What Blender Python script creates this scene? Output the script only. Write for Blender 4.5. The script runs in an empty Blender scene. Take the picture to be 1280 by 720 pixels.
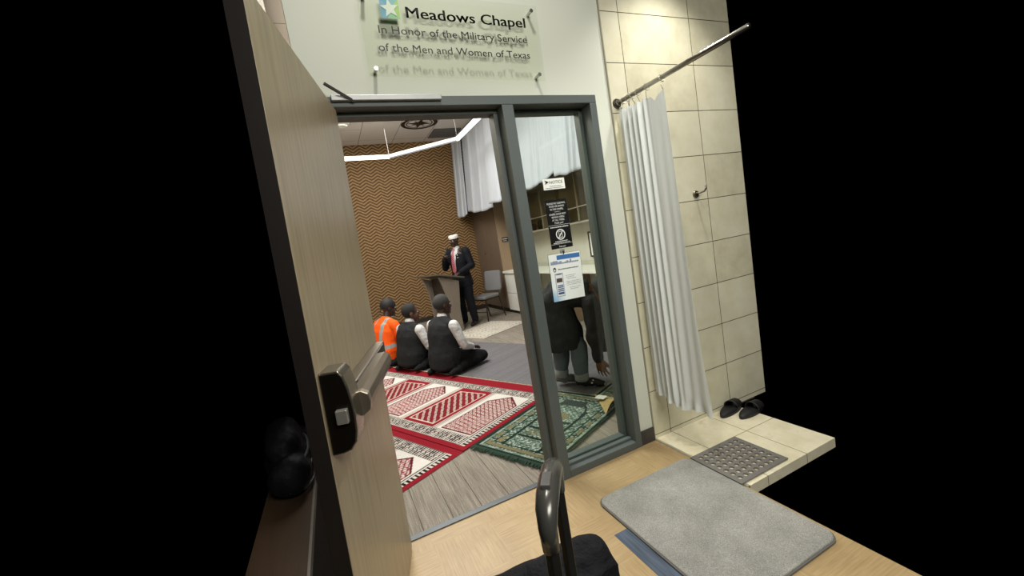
# A chapel doorway with kneeling men inside, seen from the corridor.  Units: metres; corridor face of the wall is y = 0.
DOOR_TILT = 1.52
LECT = (-.05, 5.24, 0)
CHAIR = (.86, 5.62, 0)
SPK = (.40, 5.45, 0)
BEND = (.01, 1.19, 0)
PACK = (.50, 1.32, .36)
import bpy, bmesh, math, random
import numpy as np
from mathutils import Vector, Matrix, Euler
random.seed(7)
rng = np.random.default_rng(7)
C = bpy.context.scene.collection
PI = math.pi
def V(*a): return Vector(a)

# ------------------------------------------------------------------ materials
def lin(c):
    if isinstance(c, str):
        c = [int(c[i:i+2], 16)/255 for i in (0, 2, 4)]
    return tuple(((x/12.92) if x <= .04045 else ((x+.055)/1.055)**2.4) for x in c) + (1,)
class NT:
    """small helper around a material's node tree"""
    def __init__(s, name):
        s.m = bpy.data.materials.new(name); s.m.use_nodes = True
        s.t = s.m.node_tree; s.n = s.t.nodes; s.l = s.t.links
        s.b = s.n['Principled BSDF']; s.out = s.n['Material Output']
    def node(s, typ, **k):
        n = s.n.new(typ)
        for a, v in k.items(): setattr(n, a, v)
        return n
    def lk(s, a, b): s.l.new(a, b)
    def put(s, sock, v):
        if hasattr(v, 'is_output') or hasattr(v, 'links'): s.l.new(v, sock)
        else: sock.default_value = v
    def obj(s):
        return s.node('ShaderNodeTexCoord').outputs['Object']
    def mapping(s, vec, scale=(1,1,1), rot=(0,0,0), loc=(0,0,0)):
        n = s.node('ShaderNodeMapping'); s.lk(vec, n.inputs[0])
        n.inputs['Scale'].default_value = scale; n.inputs['Rotation'].default_value = rot; n.inputs['Location'].default_value = loc
        return n.outputs[0]
    def noise(s, vec, scale=5, detail=3, rough=.5):
        n = s.node('ShaderNodeTexNoise'); s.lk(vec, n.inputs['Vector'])
        n.inputs['Scale'].default_value = scale; n.inputs['Detail'].default_value = detail; n.inputs['Roughness'].default_value = rough
        return n.outputs['Fac']
    def math(s, op, a, b=0., c=0.):
        n = s.node('ShaderNodeMath', operation=op)
        s.put(n.inputs[0], a); s.put(n.inputs[1], b); s.put(n.inputs[2], c)
        return n.outputs[0]
    def xyz(s, vec):
        n = s.node('ShaderNodeSeparateXYZ'); s.lk(vec, n.inputs[0]); return n.outputs
    def comb(s, x, y, z):
        n = s.node('ShaderNodeCombineXYZ')
        for i, v in enumerate((x, y, z)): s.put(n.inputs[i], v)
        return n.outputs[0]
    def ramp(s, fac, stops):
        n = s.node('ShaderNodeValToRGB'); s.put(n.inputs[0], fac)
        e = n.color_ramp.elements
        while len(e) < len(stops): e.new(.5)
        for el, (p, c) in zip(e, stops): el.position = p; el.color = lin(c)
        return n.outputs[0]
    def mix(s, fac, a, b, blend='MIX'):
        n = s.node('ShaderNodeMix', data_type='RGBA', blend_type=blend)
        s.put(n.inputs[0], fac)
        for k, v in ((6, a), (7, b)):
            if isinstance(v, (str, tuple)) and not hasattr(v, 'links'): n.inputs[k].default_value = lin(v) if isinstance(v, str) else v
            else: s.put(n.inputs[k], v)
        return n.outputs[2]
    def color(s, c):
        if isinstance(c, str): s.b.inputs['Base Color'].default_value = lin(c)
        else: s.lk(c, s.b.inputs['Base Color'])
    def set(s, rough=.5, metal=0., spec=.5, **k):
        s.b.inputs['Roughness'].default_value = rough; s.b.inputs['Metallic'].default_value = metal
        s.b.inputs['Specular IOR Level'].default_value = spec
        for a, v in k.items(): s.b.inputs[a].default_value = v
        return s
    def bump(s, h, strength=.3, dist=.002):
        n = s.node('ShaderNodeBump'); s.lk(h, n.inputs['Height'])
        n.inputs['Strength'].default_value = strength; n.inputs['Distance'].default_value = dist
        s.lk(n.outputs[0], s.b.inputs['Normal'])

def plain(name, col, rough=.5, metal=0., spec=.5, var=.12, scale=30, bump=0, bscale=200, emis=None):
    t = NT(name); v = t.obj(); f = t.noise(v, scale)
    d = lin(col)[:3]
    a = tuple(x*(1-var) for x in d)+(1,); b = tuple(min(1, x*(1+var)) for x in d)+(1,)
    t.color(t.mix(f, a, b)); t.set(rough, metal, spec)
    if bump: t.bump(t.noise(v, bscale, 2), bump)
    if emis:
        t.b.inputs['Emission Color'].default_value = lin(col); t.b.inputs['Emission Strength'].default_value = emis
    return t.m
def wood(name, c1, c2, rough=.45, scale=(14, 14, .9), spec=.4):
    t = NT(name); v = t.mapping(t.obj(), scale)
    f = t.noise(v, 4, 6, .62); g = t.noise(t.mapping(t.obj(), tuple(k*5 for k in scale)), 6, 2)
    t.color(t.mix(t.math('MULTIPLY_ADD', g, .35, t.math('MULTIPLY', f, .65)), c1, c2)); t.set(rough, 0, spec)
    return t.m
def glassy(name, tint='ffffff', gloss=.06, rough=.02, fres=False):
    t = NT(name); t.n.remove(t.b)
    tr = t.node('ShaderNodeBsdfTransparent'); tr.inputs[0].default_value = lin(tint)
    gl = t.node('ShaderNodeBsdfGlossy'); gl.inputs['Roughness'].default_value = rough
    mx = t.node('ShaderNodeMixShader')
    if fres:
        lw = t.node('ShaderNodeFresnel'); lw.inputs[0].default_value = 1.45
        t.lk(t.math('ADD', lw.outputs[0], gloss), mx.inputs[0])
    else: mx.inputs[0].default_value = gloss
    t.lk(tr.outputs[0], mx.inputs[1]); t.lk(gl.outputs[0], mx.inputs[2]); t.lk(mx.outputs[0], t.out.inputs[0])
    return t.m
def emit(name, col, s):
    t = NT(name); t.n.remove(t.b); e = t.node('ShaderNodeEmission')
    e.inputs[0].default_value = lin(col); e.inputs[1].default_value = s
    t.lk(e.outputs[0], t.out.inputs[0]); return t.m
def cloth(name, col, var=.18, rough=.9, fold=.5, fscale=14):
    t = NT(name); v = t.obj(); f = t.noise(v, 9, 4)
    d = lin(col)[:3]
    t.color(t.mix(f, tuple(x*(1-var) for x in d)+(1,), tuple(min(1, x*(1+var)) for x in d)+(1,)))
    t.set(rough, 0, .2); t.bump(t.noise(v, fscale, 3, .55), fold, .02)
    return t.m
def attr_mat(name, rough=.95, bump=.25):
    t = NT(name); a = t.node('ShaderNodeVertexColor', layer_name='pattern')
    f = t.noise(t.obj(), 260, 2)
    t.color(t.mix(t.math('MULTIPLY', f, .35), a.outputs[0], (0.02, .02, .02, 1))); t.set(rough, 0, .1)
    t.bump(f, bump, .004); return t.m

# ------------------------------------------------------------------ mesh builder
class MB:
    def __init__(s): s.bm = bmesh.new(); s.mi = 0
    def face(s, vs):
        try:
            f = s.bm.faces.new(vs); f.material_index = s.mi; return f
        except ValueError: return None
    def box(s, x0, y0, z0, x1, y1, z1, M=None):
        P = [V(x, y, z) for z in (z0, z1) for y in (y0, y1) for x in (x0, x1)]
        if M: P = [M @ p for p in P]
        v = [s.bm.verts.new(p) for p in P]
        for q in ((0,2,3,1),(4,5,7,6),(0,1,5,4),(2,6,7,3),(0,4,6,2),(1,3,7,5)): s.face([v[i] for i in q])
        return s
    def rings(s, rings, cap=True, closed=True):
        R = [[s.bm.verts.new(p) for p in r] for r in rings]
        n = len(R[0])
        for a, b in zip(R, R[1:]):
            for i in range(n if closed else n-1):
                s.face([a[i], a[(i+1) % n], b[(i+1) % n], b[i]])
        if cap and closed:
            s.face(R[0][::-1]); s.face(R[-1])
        return s
    def tube(s, pts, r, seg=10, cap=True, sq=None):
        pts = [Vector(p) for p in pts]; rs = r if isinstance(r, (list, tuple)) else [r]*len(pts)
        rings = []; prev = None
        for i, p in enumerate(pts):
            d = (pts[min(i+1, len(pts)-1)]-pts[max(i-1, 0)]).normalized()
            if prev is None:
                a = d.orthogonal().normalized() if sq is None else (Vector(sq)-d*Vector(sq).dot(d)).normalized()
            else: a = (prev-d*prev.dot(d)).normalized()
            prev = a; b = d.cross(a)
            rings.append([p+(a*math.cos(t)+b*math.sin(t))*rs[i] for t in [2*PI*k/seg + (PI/4 if seg == 4 else 0) for k in range(seg)]])
        return s.rings(rings, cap)
    def cyl(s, p0, p1, r, r1=None, seg=16): return s.tube([p0, p1], [r, r if r1 is None else r1], seg)
    def prism(s, poly, z0, z1, M=None):
        M = M or Matrix.Identity(4)
        return s.rings([[M @ V(x, y, z) for x, y in poly] for z in (z0, z1)])
    def ell(s, c, rx, ry, rz, M=None, seg=16, n=10):
        c = Vector(c); R = []
        for j in range(n+1):
            t = -PI/2+PI*min(max(j/n, .02), .98)
            ring = [V(rx*math.cos(t)*math.cos(2*PI*k/seg), ry*math.cos(t)*math.sin(2*PI*k/seg), rz*math.sin(t)) for k in range(seg)]
            R.append([(M @ p if M else p)+c for p in ring])
        return s.rings(R)
    def cone(s, p0, r0, p1, r1, seg=14):
        """capsule with two radii"""
        p0, p1 = Vector(p0), Vector(p1); d = (p1-p0).normalized()
        pts = [];rs = []
        for t in (-80, -55, -30): pts.append(p0+d*r0*math.sin(math.radians(t))); rs.append(r0*math.cos(math.radians(t)))
        pts.append(p0); rs.append(r0); pts.append(p1); rs.append(r1)
        for t in (30, 55, 80): pts.append(p1+d*r1*math.sin(math.radians(t))); rs.append(r1*math.cos(math.radians(t)))
        a = d.orthogonal().normalized(); b = d.cross(a)
        return s.rings([[p+(a*math.cos(2*PI*k/seg)+b*math.sin(2*PI*k/seg))*r for k in range(seg)] for p, r in zip(pts, rs)])
    def loft(s, secs, seg=20):
        """secs: (centre, rx, ry, tiltM or None) elliptic sections"""
        R = []
        for c, rx, ry, *m in secs:
            c = Vector(c); M = m[0] if m else None
            ring = []
            for k in range(seg):
                a = 2*PI*k/seg; ca, sa = math.cos(a), math.sin(a)
                q = V(rx*math.copysign(abs(ca)**.85, ca), ry*math.copysign(abs(sa)**.85, sa), 0)
                ring.append(c+(M @ q if M else q))
            R.append(ring)
        return s.rings(R)
    def grid(s, fn, nu, nv):
        G = [[s.bm.verts.new(fn(i/nu, j/nv)) for i in range(nu+1)] for j in range(nv+1)]
        for j in range(nv):
            for i in range(nu): s.face([G[j][i], G[j][i+1], G[j+1][i+1], G[j+1][i]])
        return s
    def mesh(s, me, M=None):
        n0 = len(s.bm.verts); f0 = len(s.bm.faces)
        s.bm.from_mesh(me); s.bm.verts.ensure_lookup_table(); s.bm.faces.ensure_lookup_table()
        for f in s.bm.faces[f0:]: f.material_index = s.mi
        if M: bmesh.ops.transform(s.bm, matrix=M, verts=s.bm.verts[n0:])
        return s
    def build(s, name, mats, parent=None, bevel=0, smooth=False, seg=2, recalc=True):
        if recalc: bmesh.ops.recalc_face_normals(s.bm, faces=s.bm.faces)
        me = bpy.data.meshes.new(name); s.bm.to_mesh(me); s.bm.free()
        for m in (mats if isinstance(mats, (list, tuple)) else [mats]): me.materials.append(m)
        o = bpy.data.objects.new(name, me); C.objects.link(o)
        if parent: o.parent = parent
        if smooth:
            for p in me.polygons: p.use_smooth = True
        if bevel:
            b = o.modifiers.new('bevel', 'BEVEL'); b.width = bevel; b.segments = seg; b.limit_method = 'ANGLE'; b.angle_limit = math.radians(40)
        return o
def bake(o):
    dg = bpy.context.evaluated_depsgraph_get(); dg.update()
    me = bpy.data.meshes.new_from_object(o.evaluated_get(dg), depsgraph=dg)
    o.modifiers.clear(); o.data = me
    for p in me.polygons: p.use_smooth = True
    return o
def blob(name, mb, mats, parent=None, voxel=.006, smooth=4, disp=0):
    o = mb.build(name, mats, parent)
    r = o.modifiers.new('fuse', 'REMESH'); r.mode = 'VOXEL'; r.voxel_size = voxel
    k = o.modifiers.new('soft', 'SMOOTH'); k.factor = .5; k.iterations = smooth
    bake(o)
    if disp:
        from mathutils import noise
        n = len(o.data.vertices); co = np.empty(n*3, np.float32); no = np.empty(n*3, np.float32)
        o.data.vertices.foreach_get('co', co); o.data.vertices.foreach_get('normal', no)
        co = co.reshape(-1, 3); no = no.reshape(-1, 3)
        d = np.array([noise.noise(V(*p)*11)+.6*noise.noise(V(p[0]*24, p[1]*24, p[2]*9)) for p in co.tolist()], np.float32)
        o.data.vertices.foreach_set('co', (co+no*d[:, None]*disp).ravel()); o.data.update()
    return o
def thing(name, label, cat, loc=(0, 0, 0), rotz=0, group=None):
    o = bpy.data.objects.new(name, None); C.objects.link(o); o.empty_display_size = .1
    o.location = loc; o.rotation_euler = (0, 0, rotz); tag(o, label, cat, group); return o
def tag(o, label, cat, group=None, kind=None):
    o['label'] = label; o['category'] = cat
    if group: o['group'] = group
    if kind: o['kind'] = kind
    return o
def struct(o): o['kind'] = 'structure'; return o
def text_mesh(s, size, align='LEFT', depth=0., weight=0.):
    c = bpy.data.curves.new('lettering', 'FONT'); c.body = s; c.size = size; c.align_x = align; c.extrude = depth; c.offset = weight
    c.resolution_u = 3
    o = bpy.data.objects.new('lettering', c); C.objects.link(o)
    dg = bpy.context.evaluated_depsgraph_get(); dg.update()
    me = bpy.data.meshes.new_from_object(o.evaluated_get(dg), depsgraph=dg)
    bpy.data.objects.remove(o); return me
def front(x, y, z):   # text plane facing -y
    return Matrix.Translation((x, y, z)) @ Matrix.Rotation(PI/2, 4, 'X')
def fit_text(mb, s, x0, x1, y, z, size, depth=.001, weight=0.):
    """writing on a plane facing -y, squeezed to run from x0 to x1"""
    me = text_mesh(s, size, 'LEFT', depth, weight)
    xs = [v.co.x for v in me.vertices]; w = max(xs)-min(xs)
    k = (x1-x0)/w
    mb.mesh(me, Matrix.Translation((x0-min(xs)*k, y, z)) @ Matrix.Rotation(PI/2, 4, 'X') @ Matrix.Diagonal((k, 1, 1, 1)))
# ================================================================== THE SETTING
M_frame = plain('frame_grey_paint', '525957', .5, 0, .5, .05)
M_wall = plain('wall_paint', 'cdd0c2', .7, 0, .3, .03, 3, .15, 300)
M_black = plain('black_plastic', '101010', .45)
M_dark = plain('dark_brown_laminate', '1a1410', .5)
M_chrome = plain('brushed_metal', 'a8a49a', .28, 1., .5, .06)
M_steel = plain('pale_steel', 'c4c4be', .3, 1., .5, .05)
M_white = plain('white_plastic', 'e6e6e0', .5, 0, .4, .03)

# --- front wall (corridor face at y = 0)
b = MB(); b.box(-1.80, 0, 2.177, -.136, .12, 3.0); b.box(-.249, 0, 0, -.136, .12, 2.177)
struct(b.build('wall_front', M_wall))
b = MB(); b.box(-.249, -.012, 0, -.138, 0, .092)
struct(b.build('baseboard_front', plain('dark_vinyl_base', '3a3733', .5), bevel=.003))

# --- tiled shower wall
t = NT('beige_stone_tile'); v = t.obj(); s3 = t.xyz(v)
def joint(t, co, pitch, off, w):
    d = t.math('PINGPONG', t.math('SUBTRACT', co, off), pitch/2)      # 0 at joints
    return t.math('LESS_THAN', d, w)
jx = joint(t, s3[0], .5742, 0, .0022); jz = joint(t, s3[2], .2911, 2.652 % .2911, .0022)
j = t.math('MAXIMUM', jx, jz)
cell = t.comb(t.math('FLOOR', t.math('DIVIDE', s3[0], .5742)), 0, t.math('FLOOR', t.math('DIVIDE', t.math('SUBTRACT', s3[2], 2.652 % .2911), .2911)))
wn = t.node('ShaderNodeTexWhiteNoise'); t.lk(cell, wn.inputs[0])
f = t.math('ADD', t.math('MULTIPLY', t.noise(v, 7, 6, .6), .8), t.math('MULTIPLY', wn.outputs[0], .22))
base = t.ramp(f, [(.25, 'bdb79c'), (.5, 'd0cbb0'), (.75, 'dad6bf')])
t.color(t.mix(j, base, '4a3e28')); t.set(.34, 0, .45); t.bump(t.math('SUBTRACT', 1, j), .4, .002)
M_tile = t.m
b = MB(); b.box(-.136, -.008, 0, .95, .12, 3.0); struct(b.build('wall_shower', M_tile))
b = MB(); b.box(-.141, -.010, .0, -.134, 0, 3.0); struct(b.build('trim_1', plain('tile_edge_strip', '9a9684', .4, .3)))

# --- corridor floor
t = NT('tan_woven_vinyl'); v = t.obj(); s3 = t.xyz(v)
ck = t.node('ShaderNodeTexChecker'); t.lk(t.mapping(v, (1, 1, 0), (0, 0, 0), (.11, .07, .5)), ck.inputs[0]); ck.inputs['Scale'].default_value = 1/.305
fx = t.noise(t.mapping(v, (6, 130, 1)), 1, 4, .6); fy = t.noise(t.mapping(v, (130, 6, 1)), 1, 4, .6)
fm = t.node('ShaderNodeMix'); t.lk(ck.outputs['Fac'], fm.inputs[0]); t.lk(fx, fm.inputs[2]); t.lk(fy, fm.inputs[3])
ff = t.math('ADD', t.math('MULTIPLY', fm.outputs[0], .6), t.math('MULTIPLY', t.noise(v, 4, 3), .4))
t.color(t.ramp(ff, [(.25, '866f4c'), (.5, 'a58d66'), (.75, 'b9a37c')])); t.set(.42, 0, .4)
b = MB(); b.box(-2.32, -1.75, -.05, -.136, .05, 0); struct(b.build('floor', t.m))
t = NT('blue_plank_vinyl'); v = t.obj()
t.color(t.ramp(t.noise(t.mapping(v, (90, 5, 1)), 1, 4), [(.3, '39424f'), (.7, '566274')])); t.set(.45, 0, .4)
b = MB(); b.box(-.882, -1.7, 0, -.60, -.528, .0015); struct(b.build('floor_inlay', t.m))
b = MB(); b.box(-1.755, .03, 0, -.84, .07, .007); struct(b.build('trim_2', plain('threshold_strip', '54585a', .4, .5), bevel=.002))
# --- shower floor
t = NT('cream_floor_tile'); v = t.obj(); s3 = t.xyz(v)
j = t.math('MAXIMUM', joint(t, s3[0], .327, .012, .002), joint(t, s3[1], .6, -.9, .002))
t.color(t.mix(j, t.ramp(t.noise(v, 6, 6, .6), [(.3, 'd2c9a8'), (.6, 'e6dfc4'), (.8, 'b9ad8e')]), '6a5c40')); t.set(.3, 0, .5)
b = MB(); b.box(-.125, -.66, -.05, .60, -.008, .006); struct(b.build('floor_shower', t.m))
b = MB(); b.box(-.140, -.66, -.05, -.125, -.008, .009); struct(b.build('trim_3', plain('shower_edge_metal', 'd6d6cc', .3, .8), bevel=.002))

# --- steel door frame with sidelight
b = MB()
b.box(-1.80, -.015, 2.130, -.249, .13, 2.177)        # head
b.box(-1.80, -.015, 0, -1.757, .13, 2.130)           # hinge jamb
b.box(-.294, -.015, 0, -.249, .13, 2.130)            # right jamb
b.box(-.855, -.015, 0, -.789, .13, 2.130)            # mullion
b.box(-.789, -.015, 0, -.294, .13, .045)             # sill
b.box(-.789, .075, .045, -.294, .13, .066)           # glazing beads
b.box(-.789, .030, .045, -.294, .060, .060)
b.box(-.789, .075, .066, -.765, .13, 2.13); b.box(-.318, .075, .066, -.294, .13, 2.13); b.box(-.765, .075, 2.106, -.318, .13, 2.13)
b.box(-1.757, .055, 2.108, -.855, .13, 2.130); b.box(-.880, .055, 0, -.855, .13, 2.108); b.box(-1.757, .055, 0, -1.735, .13, 2.108)
struct(b.build('trim_4', M_frame, bevel=.003))
b = MB(); b.box(-.789, .064, .060, -.294, .070, 2.115)
struct(b.build('window_1', glassy('sidelight_glass', 'f3f7f4', .03)))
b = MB(); b.box(-.862, .085, .88, -.857, .11, 1.0); struct(b.build('trim_5', M_black))

# --- door leaf, swung out into the corridor, leaning view of its inner face
D = struct(bpy.data.objects.new('door_1', None)); C.objects.link(D)
D.location = (-1.728, -.014, .0)
da = math.radians(-104.4)
D.rotation_euler = (Matrix.Rotation(math.radians(DOOR_TILT), 4, 'Y') @ Matrix.Rotation(da, 4, 'Z')).to_euler()
t = NT('door_veneer'); v = t.obj()
f = t.noise(t.mapping(v, (26, 26, 1.1)), 2, 6, .62); g = t.noise(t.mapping(v, (150, 150, 3)), 2, 2)
t.color(t.ramp(t.math('ADD', t.math('MULTIPLY', f, .7), t.math('MULTIPLY', g, .3)), [(.3, '837660'), (.5, '998b70'), (.72, 'ab9d80')])); t.set(.36, 0, .45)
b = MB(); b.box(0, -.045, .012, .900, 0, 2.118); b.build('panel', t.m, D, bevel=.002)
b = MB(); b.box(.900, -.045, .012, .9025, -.001, 2.118); b.build('edge_band', M_dark, D)
M_bar = plain('satin_bronze_metal', '756b5c', .34, .85, .5, .1, 20)
b = MB(); b.box(.05, 0, 1.00, .80, .042, 1.062); pb = b.build('push_bar_base', M_bar, D, bevel=.004)
b = MB(); b.box(.10, .042, 1.004, .66, .046, 1.058); b.build('channel', M_dark, pb)
b = MB()
prof = [(.046, .998), (.078, .996), (.096, 1.008), (.100, 1.03), (.096, 1.052), (.078, 1.062), (.046, 1.060)]
b.rings([[V(x, y, z) for y, z in prof] for x in (.30, .795)])
b.build('push_bar', M_bar, D, bevel=.003)
b = MB(); b.rings([[V(x, y*1.04-.001, 1.03+(z-1.03)*1.12) for y, z in prof] for x in (.785, .81)]); b.build('end_cap', plain('cap_steel', 'b4aa98', .3, .9), D, bevel=.003)
# lock case: bulged in profile, dark end plate towards the free edge
lp = [(0, 1.150), (.050, 1.150), (.060, 1.135), (.068, 1.10), (.073, 1.06), (.075, 1.02), (.073, .98), (.066, .95), (.052, .932), (.030, .926), (0, .924)]
b = MB(); b.rings([[V(x, y, z) for y, z in lp] for x in (.792, .885)]); lc = b.build('lock_case', plain('lock_steel', '8f8778', .25, .9), D, bevel=.004)
b = MB(); b.rings([[V(x, .003+y*.90, 1.037+(z-1.037)*.955) for y, z in lp] for x in (.884, .888)]); b.build('lock_cover', plain('lock_cover_black', '1b1712', .3, .5), lc, bevel=.001)
b = MB(); b.box(.887, .030, 1.012, .906, .060, 1.050); b.build('latch', plain('latch_steel', 'b8b4aa', .3, .7), D, bevel=.003)
# --- door closer on the frame head
t = thing('door_closer', 'silver overhead door closer track with its arm on the grey frame head', 'door closer', (-1.43, -.015, 2.15))
b = MB(); b.box(-.255, -.022, .002, .250, 0, .027); b.build('track', plain('track_grey', '9b9d9b', .4, .3), t, bevel=.003)
b = MB(); b.tube([(-.16, -.014, 0), (-.275, -.07, .055)], .007, 4, sq=(0, 0, 1)); b.build('arm', plain('arm_steel', '7a7a76', .35, .9), t)

# --- chapel shell
t = NT('chevron_wallcovering'); v = t.obj(); s3 = t.xyz(v)
tri = t.math('PINGPONG', t.math('ADD', s3[0], t.math('MULTIPLY', t.noise(t.mapping(v, (1, 1, 30)), 6, 1), .03)), .128)
ph = t.math('ADD', s3[2], t.math('MULTIPLY', tri, .60))
w = t.math('SINE', t.math('MULTIPLY', ph, 2*PI/.064))
fac = t.math('MULTIPLY_ADD', w, .50, t.math('MULTIPLY_ADD', t.noise(t.mapping(v, (20, 1, 60)), 1.5, 3), .9, .05))
t.color(t.ramp(fac, [(.05, '4e381f'), (.4, '6f5232'), (.75, '8a6e49'), (1., '9c825e')])); t.set(.7, 0, .25)
b = MB(); b.box(-1.9, 7.1, 0, 1.95, 7.2, 3.9); struct(b.build('wall_back', t.m))
b = MB(); b.box(1.95, 1.6, 0, 2.05, 7.2, 3.9); struct(b.build('wall_right', plain('chapel_wall_paint', 'c9c6ba', .75)))
b = MB(); b.box(-1.95, .12, 0, -1.9, 7.2, 3.9); struct(b.build('wall_left', plain('chapel_left_paint', 'c9bfa8', .75)))
b = MB(); b.box(-1.9, 7.08, 0, 1.37, 7.1, .10); struct(b.build('baseboard_back', plain('dark_base', '2d2722', .5)))
t = NT('grey_plank_carpet'); v = t.obj(); s3 = t.xyz(v)
px = t.math('FLOOR', t.math('DIVIDE', s3[0], .165)); wn = t.node('ShaderNodeTexWhiteNoise'); t.lk(t.comb(px, t.math('FLOOR', t.math('DIVIDE', t.math('MULTIPLY_ADD', px, .37, s3[1]), 1.0)), 0), wn.inputs[0])
st = t.noise(t.mapping(v, (110, 3.5, 1)), 1, 5, .7); fi = t.noise(v, 190, 2)
f = t.math('ADD', t.math('MULTIPLY', st, .55), t.math('ADD', t.math('MULTIPLY', fi, .35), t.math('MULTIPLY', wn.outputs[0], .03)))
sm = joint(t, s3[0], .165, 0, .0022)
t.color(t.mix(t.math('MULTIPLY', sm, .75), t.ramp(f, [(.3, '59534a'), (.5, '8a8378'), (.7, 'b2ab9e')]), '3a332b')); t.set(.95, 0, .1); t.bump(fi, .4, .004)
b = MB()
b.rings([[V(x, y, z) for x, y in ((-1.9, .05), (.9, .05), (.9, 1.6), (1.95, 1.6), (1.95, 7.2), (-1.9, 7.2))] for z in (-.05, 0)])
struct(b.build('floor_chapel', t.m))
t = NT('ceiling_tiles'); v = t.obj(); s3 = t.xyz(v)
j = t.math('MAXIMUM', joint(t, s3[0], .685, -.80, .006), joint(t, s3[1], 1.37, 5.42, .006))
j2 = t.math('MULTIPLY', t.math('LESS_THAN', s3[0], -.8), joint(t, s3[1], .685, 5.42, .006))
t.color(t.mix(t.math('MULTIPLY', t.math('MAXIMUM', j, j2), .7), t.mix(t.noise(v, 60, 3), 'cfcac8', 'dcd8d6'), '5a5450')); t.set(.85, 0, .2)
b = MB()
b.rings([[V(x, y, z) for x, y in ((-1.9, .12), (.9, .12), (.9, 1.6), (1.95, 1.6), (1.95, 7.2), (-1.9, 7.2))] for z in (3.9, 3.95)])
struct(b.build('ceiling', t.m))
# ================================================================== CORRIDOR THINGS
def ink(name, parent, mb, m): return mb.build(name, m, parent)
M_ink = plain('black_lettering', '0c0c0c', .4)
# --- clear acrylic sign
t = thing('wall_sign', 'clear acrylic sign on steel standoffs above the grey door frame, reading Meadows Chapel', 'sign', (-1.04, 0, 2.44))
t.rotation_euler = (0, math.radians(1.1), 0)
b = MB(); b.box(-.458, -.038, -.190, .462, -.032, .195); b.build('acrylic_panel', glassy('clear_acrylic', 'fcfdfa', .012, .03), t, bevel=.001)
for sx in (-.425, .425):
    for sz in (-.160, .165):
        b = MB(); b.cyl((sx, 0, sz), (sx, -.044, sz), .008); b.cyl((sx, -.044, sz), (sx, -.048, sz), .010)
        b.build('standoff', M_steel, t, smooth=False)
b = MB()
for dx in (-.0014, 0, .0014): fit_text(b, 'Meadows Chapel', -.245+dx, .380+dx, -.040, .078, .070, .0008)
b.build('lettering', M_ink, t)
for s, x0, x1, z in (('In Honor of the Military Service', -.385, .378, .0), ('of the Men and Women of Texas', -.397, .384, -.079)):
    b = MB(); fit_text(b, s, x0, x1, -.040, z, .050, .0006); b.build('lettering', M_ink, t)
cols = ['5f9aa8', '7fb0b0', '86b98c', '6f9fb5', '9cc06a']
b = MB(); cx, cz, h = -.318, .112, .043
sq = [(-h, h), (h*.1, h), (h, h), (h, -h*.2), (h, -h), (-h*.3, -h), (-h, -h), (-h, 0)]
for k in range(8):
    b.mi = (0, 1, 4, 4, 2, 3, 0, 3)[k] if k < 8 else 0
    p, q = sq[k], sq[(k+1) % 8]
    b.face([b.bm.verts.new((cx+x, -.0395, cz+z)) for x, z in ((0, 0), p, q)])
b.build('emblem_square', [plain('emblem_%s' % c, c, .5) for c in cols], t)
b = MB(); star = []
for k in range(10):
    a = PI/2+.12+k*PI/5; r = .044 if k % 2 == 0 else .019; star.append((cx+r*math.cos(a), cz+r*math.sin(a)))
vs = [b.bm.verts.new((x, -.041, z)) for x, z in star]; c0 = b.bm.verts.new((cx, -.041, cz))
for k in range(10): b.face([c0, vs[k], vs[(k+1) % 10]])
b.build('emblem_star', plain('emblem_star_cream', 'ccd8c4', .5), t)

# --- notices on the sidelight
M_paper = plain('paper_white', 'e8ebe2', .6, 0, .3, .03)
M_greyink = plain('grey_print', '55585a', .6)
def strokes(b, x0, x1, y, z, h, n, seed=0):
    """a line of print too small to read: a row of short worn dashes"""
    r = random.Random(seed); x = x0
    while x < x1:
        w = min(r.uniform(.004, .012), x1-x); b.box(x, y, z, x+w, y+.0006, z+h*r.uniform(.7, 1)); x += w+.003
t = thing('notice_card', 'small white notice card at the top of the sidelight glass', 'sign', (-.566, .062, 1.705))
b = MB(); b.box(-.072, -.0015, -.031, .072, 0, .031); b.build('card', M_paper, t)
b = MB(); fit_text(b, 'NOTICE', -.030, .058, -.002, .002, .024, .0003); b.build('lettering', M_ink, t)
b = MB(); b.prism([(-.062, .024), (-.034, .012), (-.062, -.0), (-.054, .012)], 0, .0008, Matrix.Translation((0, -.0026, 0)) @ Matrix.Rotation(PI/2, 4, 'X')); b.build('arrow', M_ink, t)
for x0, x1, z in ((-.03, .045, -.014), (-.06, .06, -.024)):
    b = MB(); strokes(b, x0, x1, -.0024, z, .004, 8, 1); b.build('lettering', M_greyink, t)

t = thing('chapel_rules_sign', 'tall black sign with white writing and a crossed-out phone on the sidelight', 'sign', (-.573, .062, 1.4735))
b = MB(); b.box(-.073, -.002, -.1425, .073, 0, .1425); b.build('board', plain('sign_black', '0e0f10', .35), t)
M_wink = plain('white_lettering', 'dfe2de', .5)
y = -.0026
for s, w, z, sz in (('PLEASE NO SLEEPING,', .062, .115, .015), ('FOOD OR DRINKS', .050, .098, .015), ('IN THE CHAPEL.', .045, .081, .015),
                    ('CHAPEL DOOR MUST', .056, .052, .015), ('REMAIN OPEN', .042, .035, .015), ('AT ALL TIMES.', .042, .018, .015), ('Thank you!', .030, .002, .015), ('Thank you!', .022, -.136, .013)):
    b = MB(); fit_text(b, s, -w, w, y, z, sz, .0002); b.build('lettering', M_wink, t)
for x, z in ((.02, .071), (.073, -.0065), (.073, -.117)):
    b = MB(); b.box(-x, -.0026, z, x, -.002, z+.0013); b.build('divider_line', M_wink, t)
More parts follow.
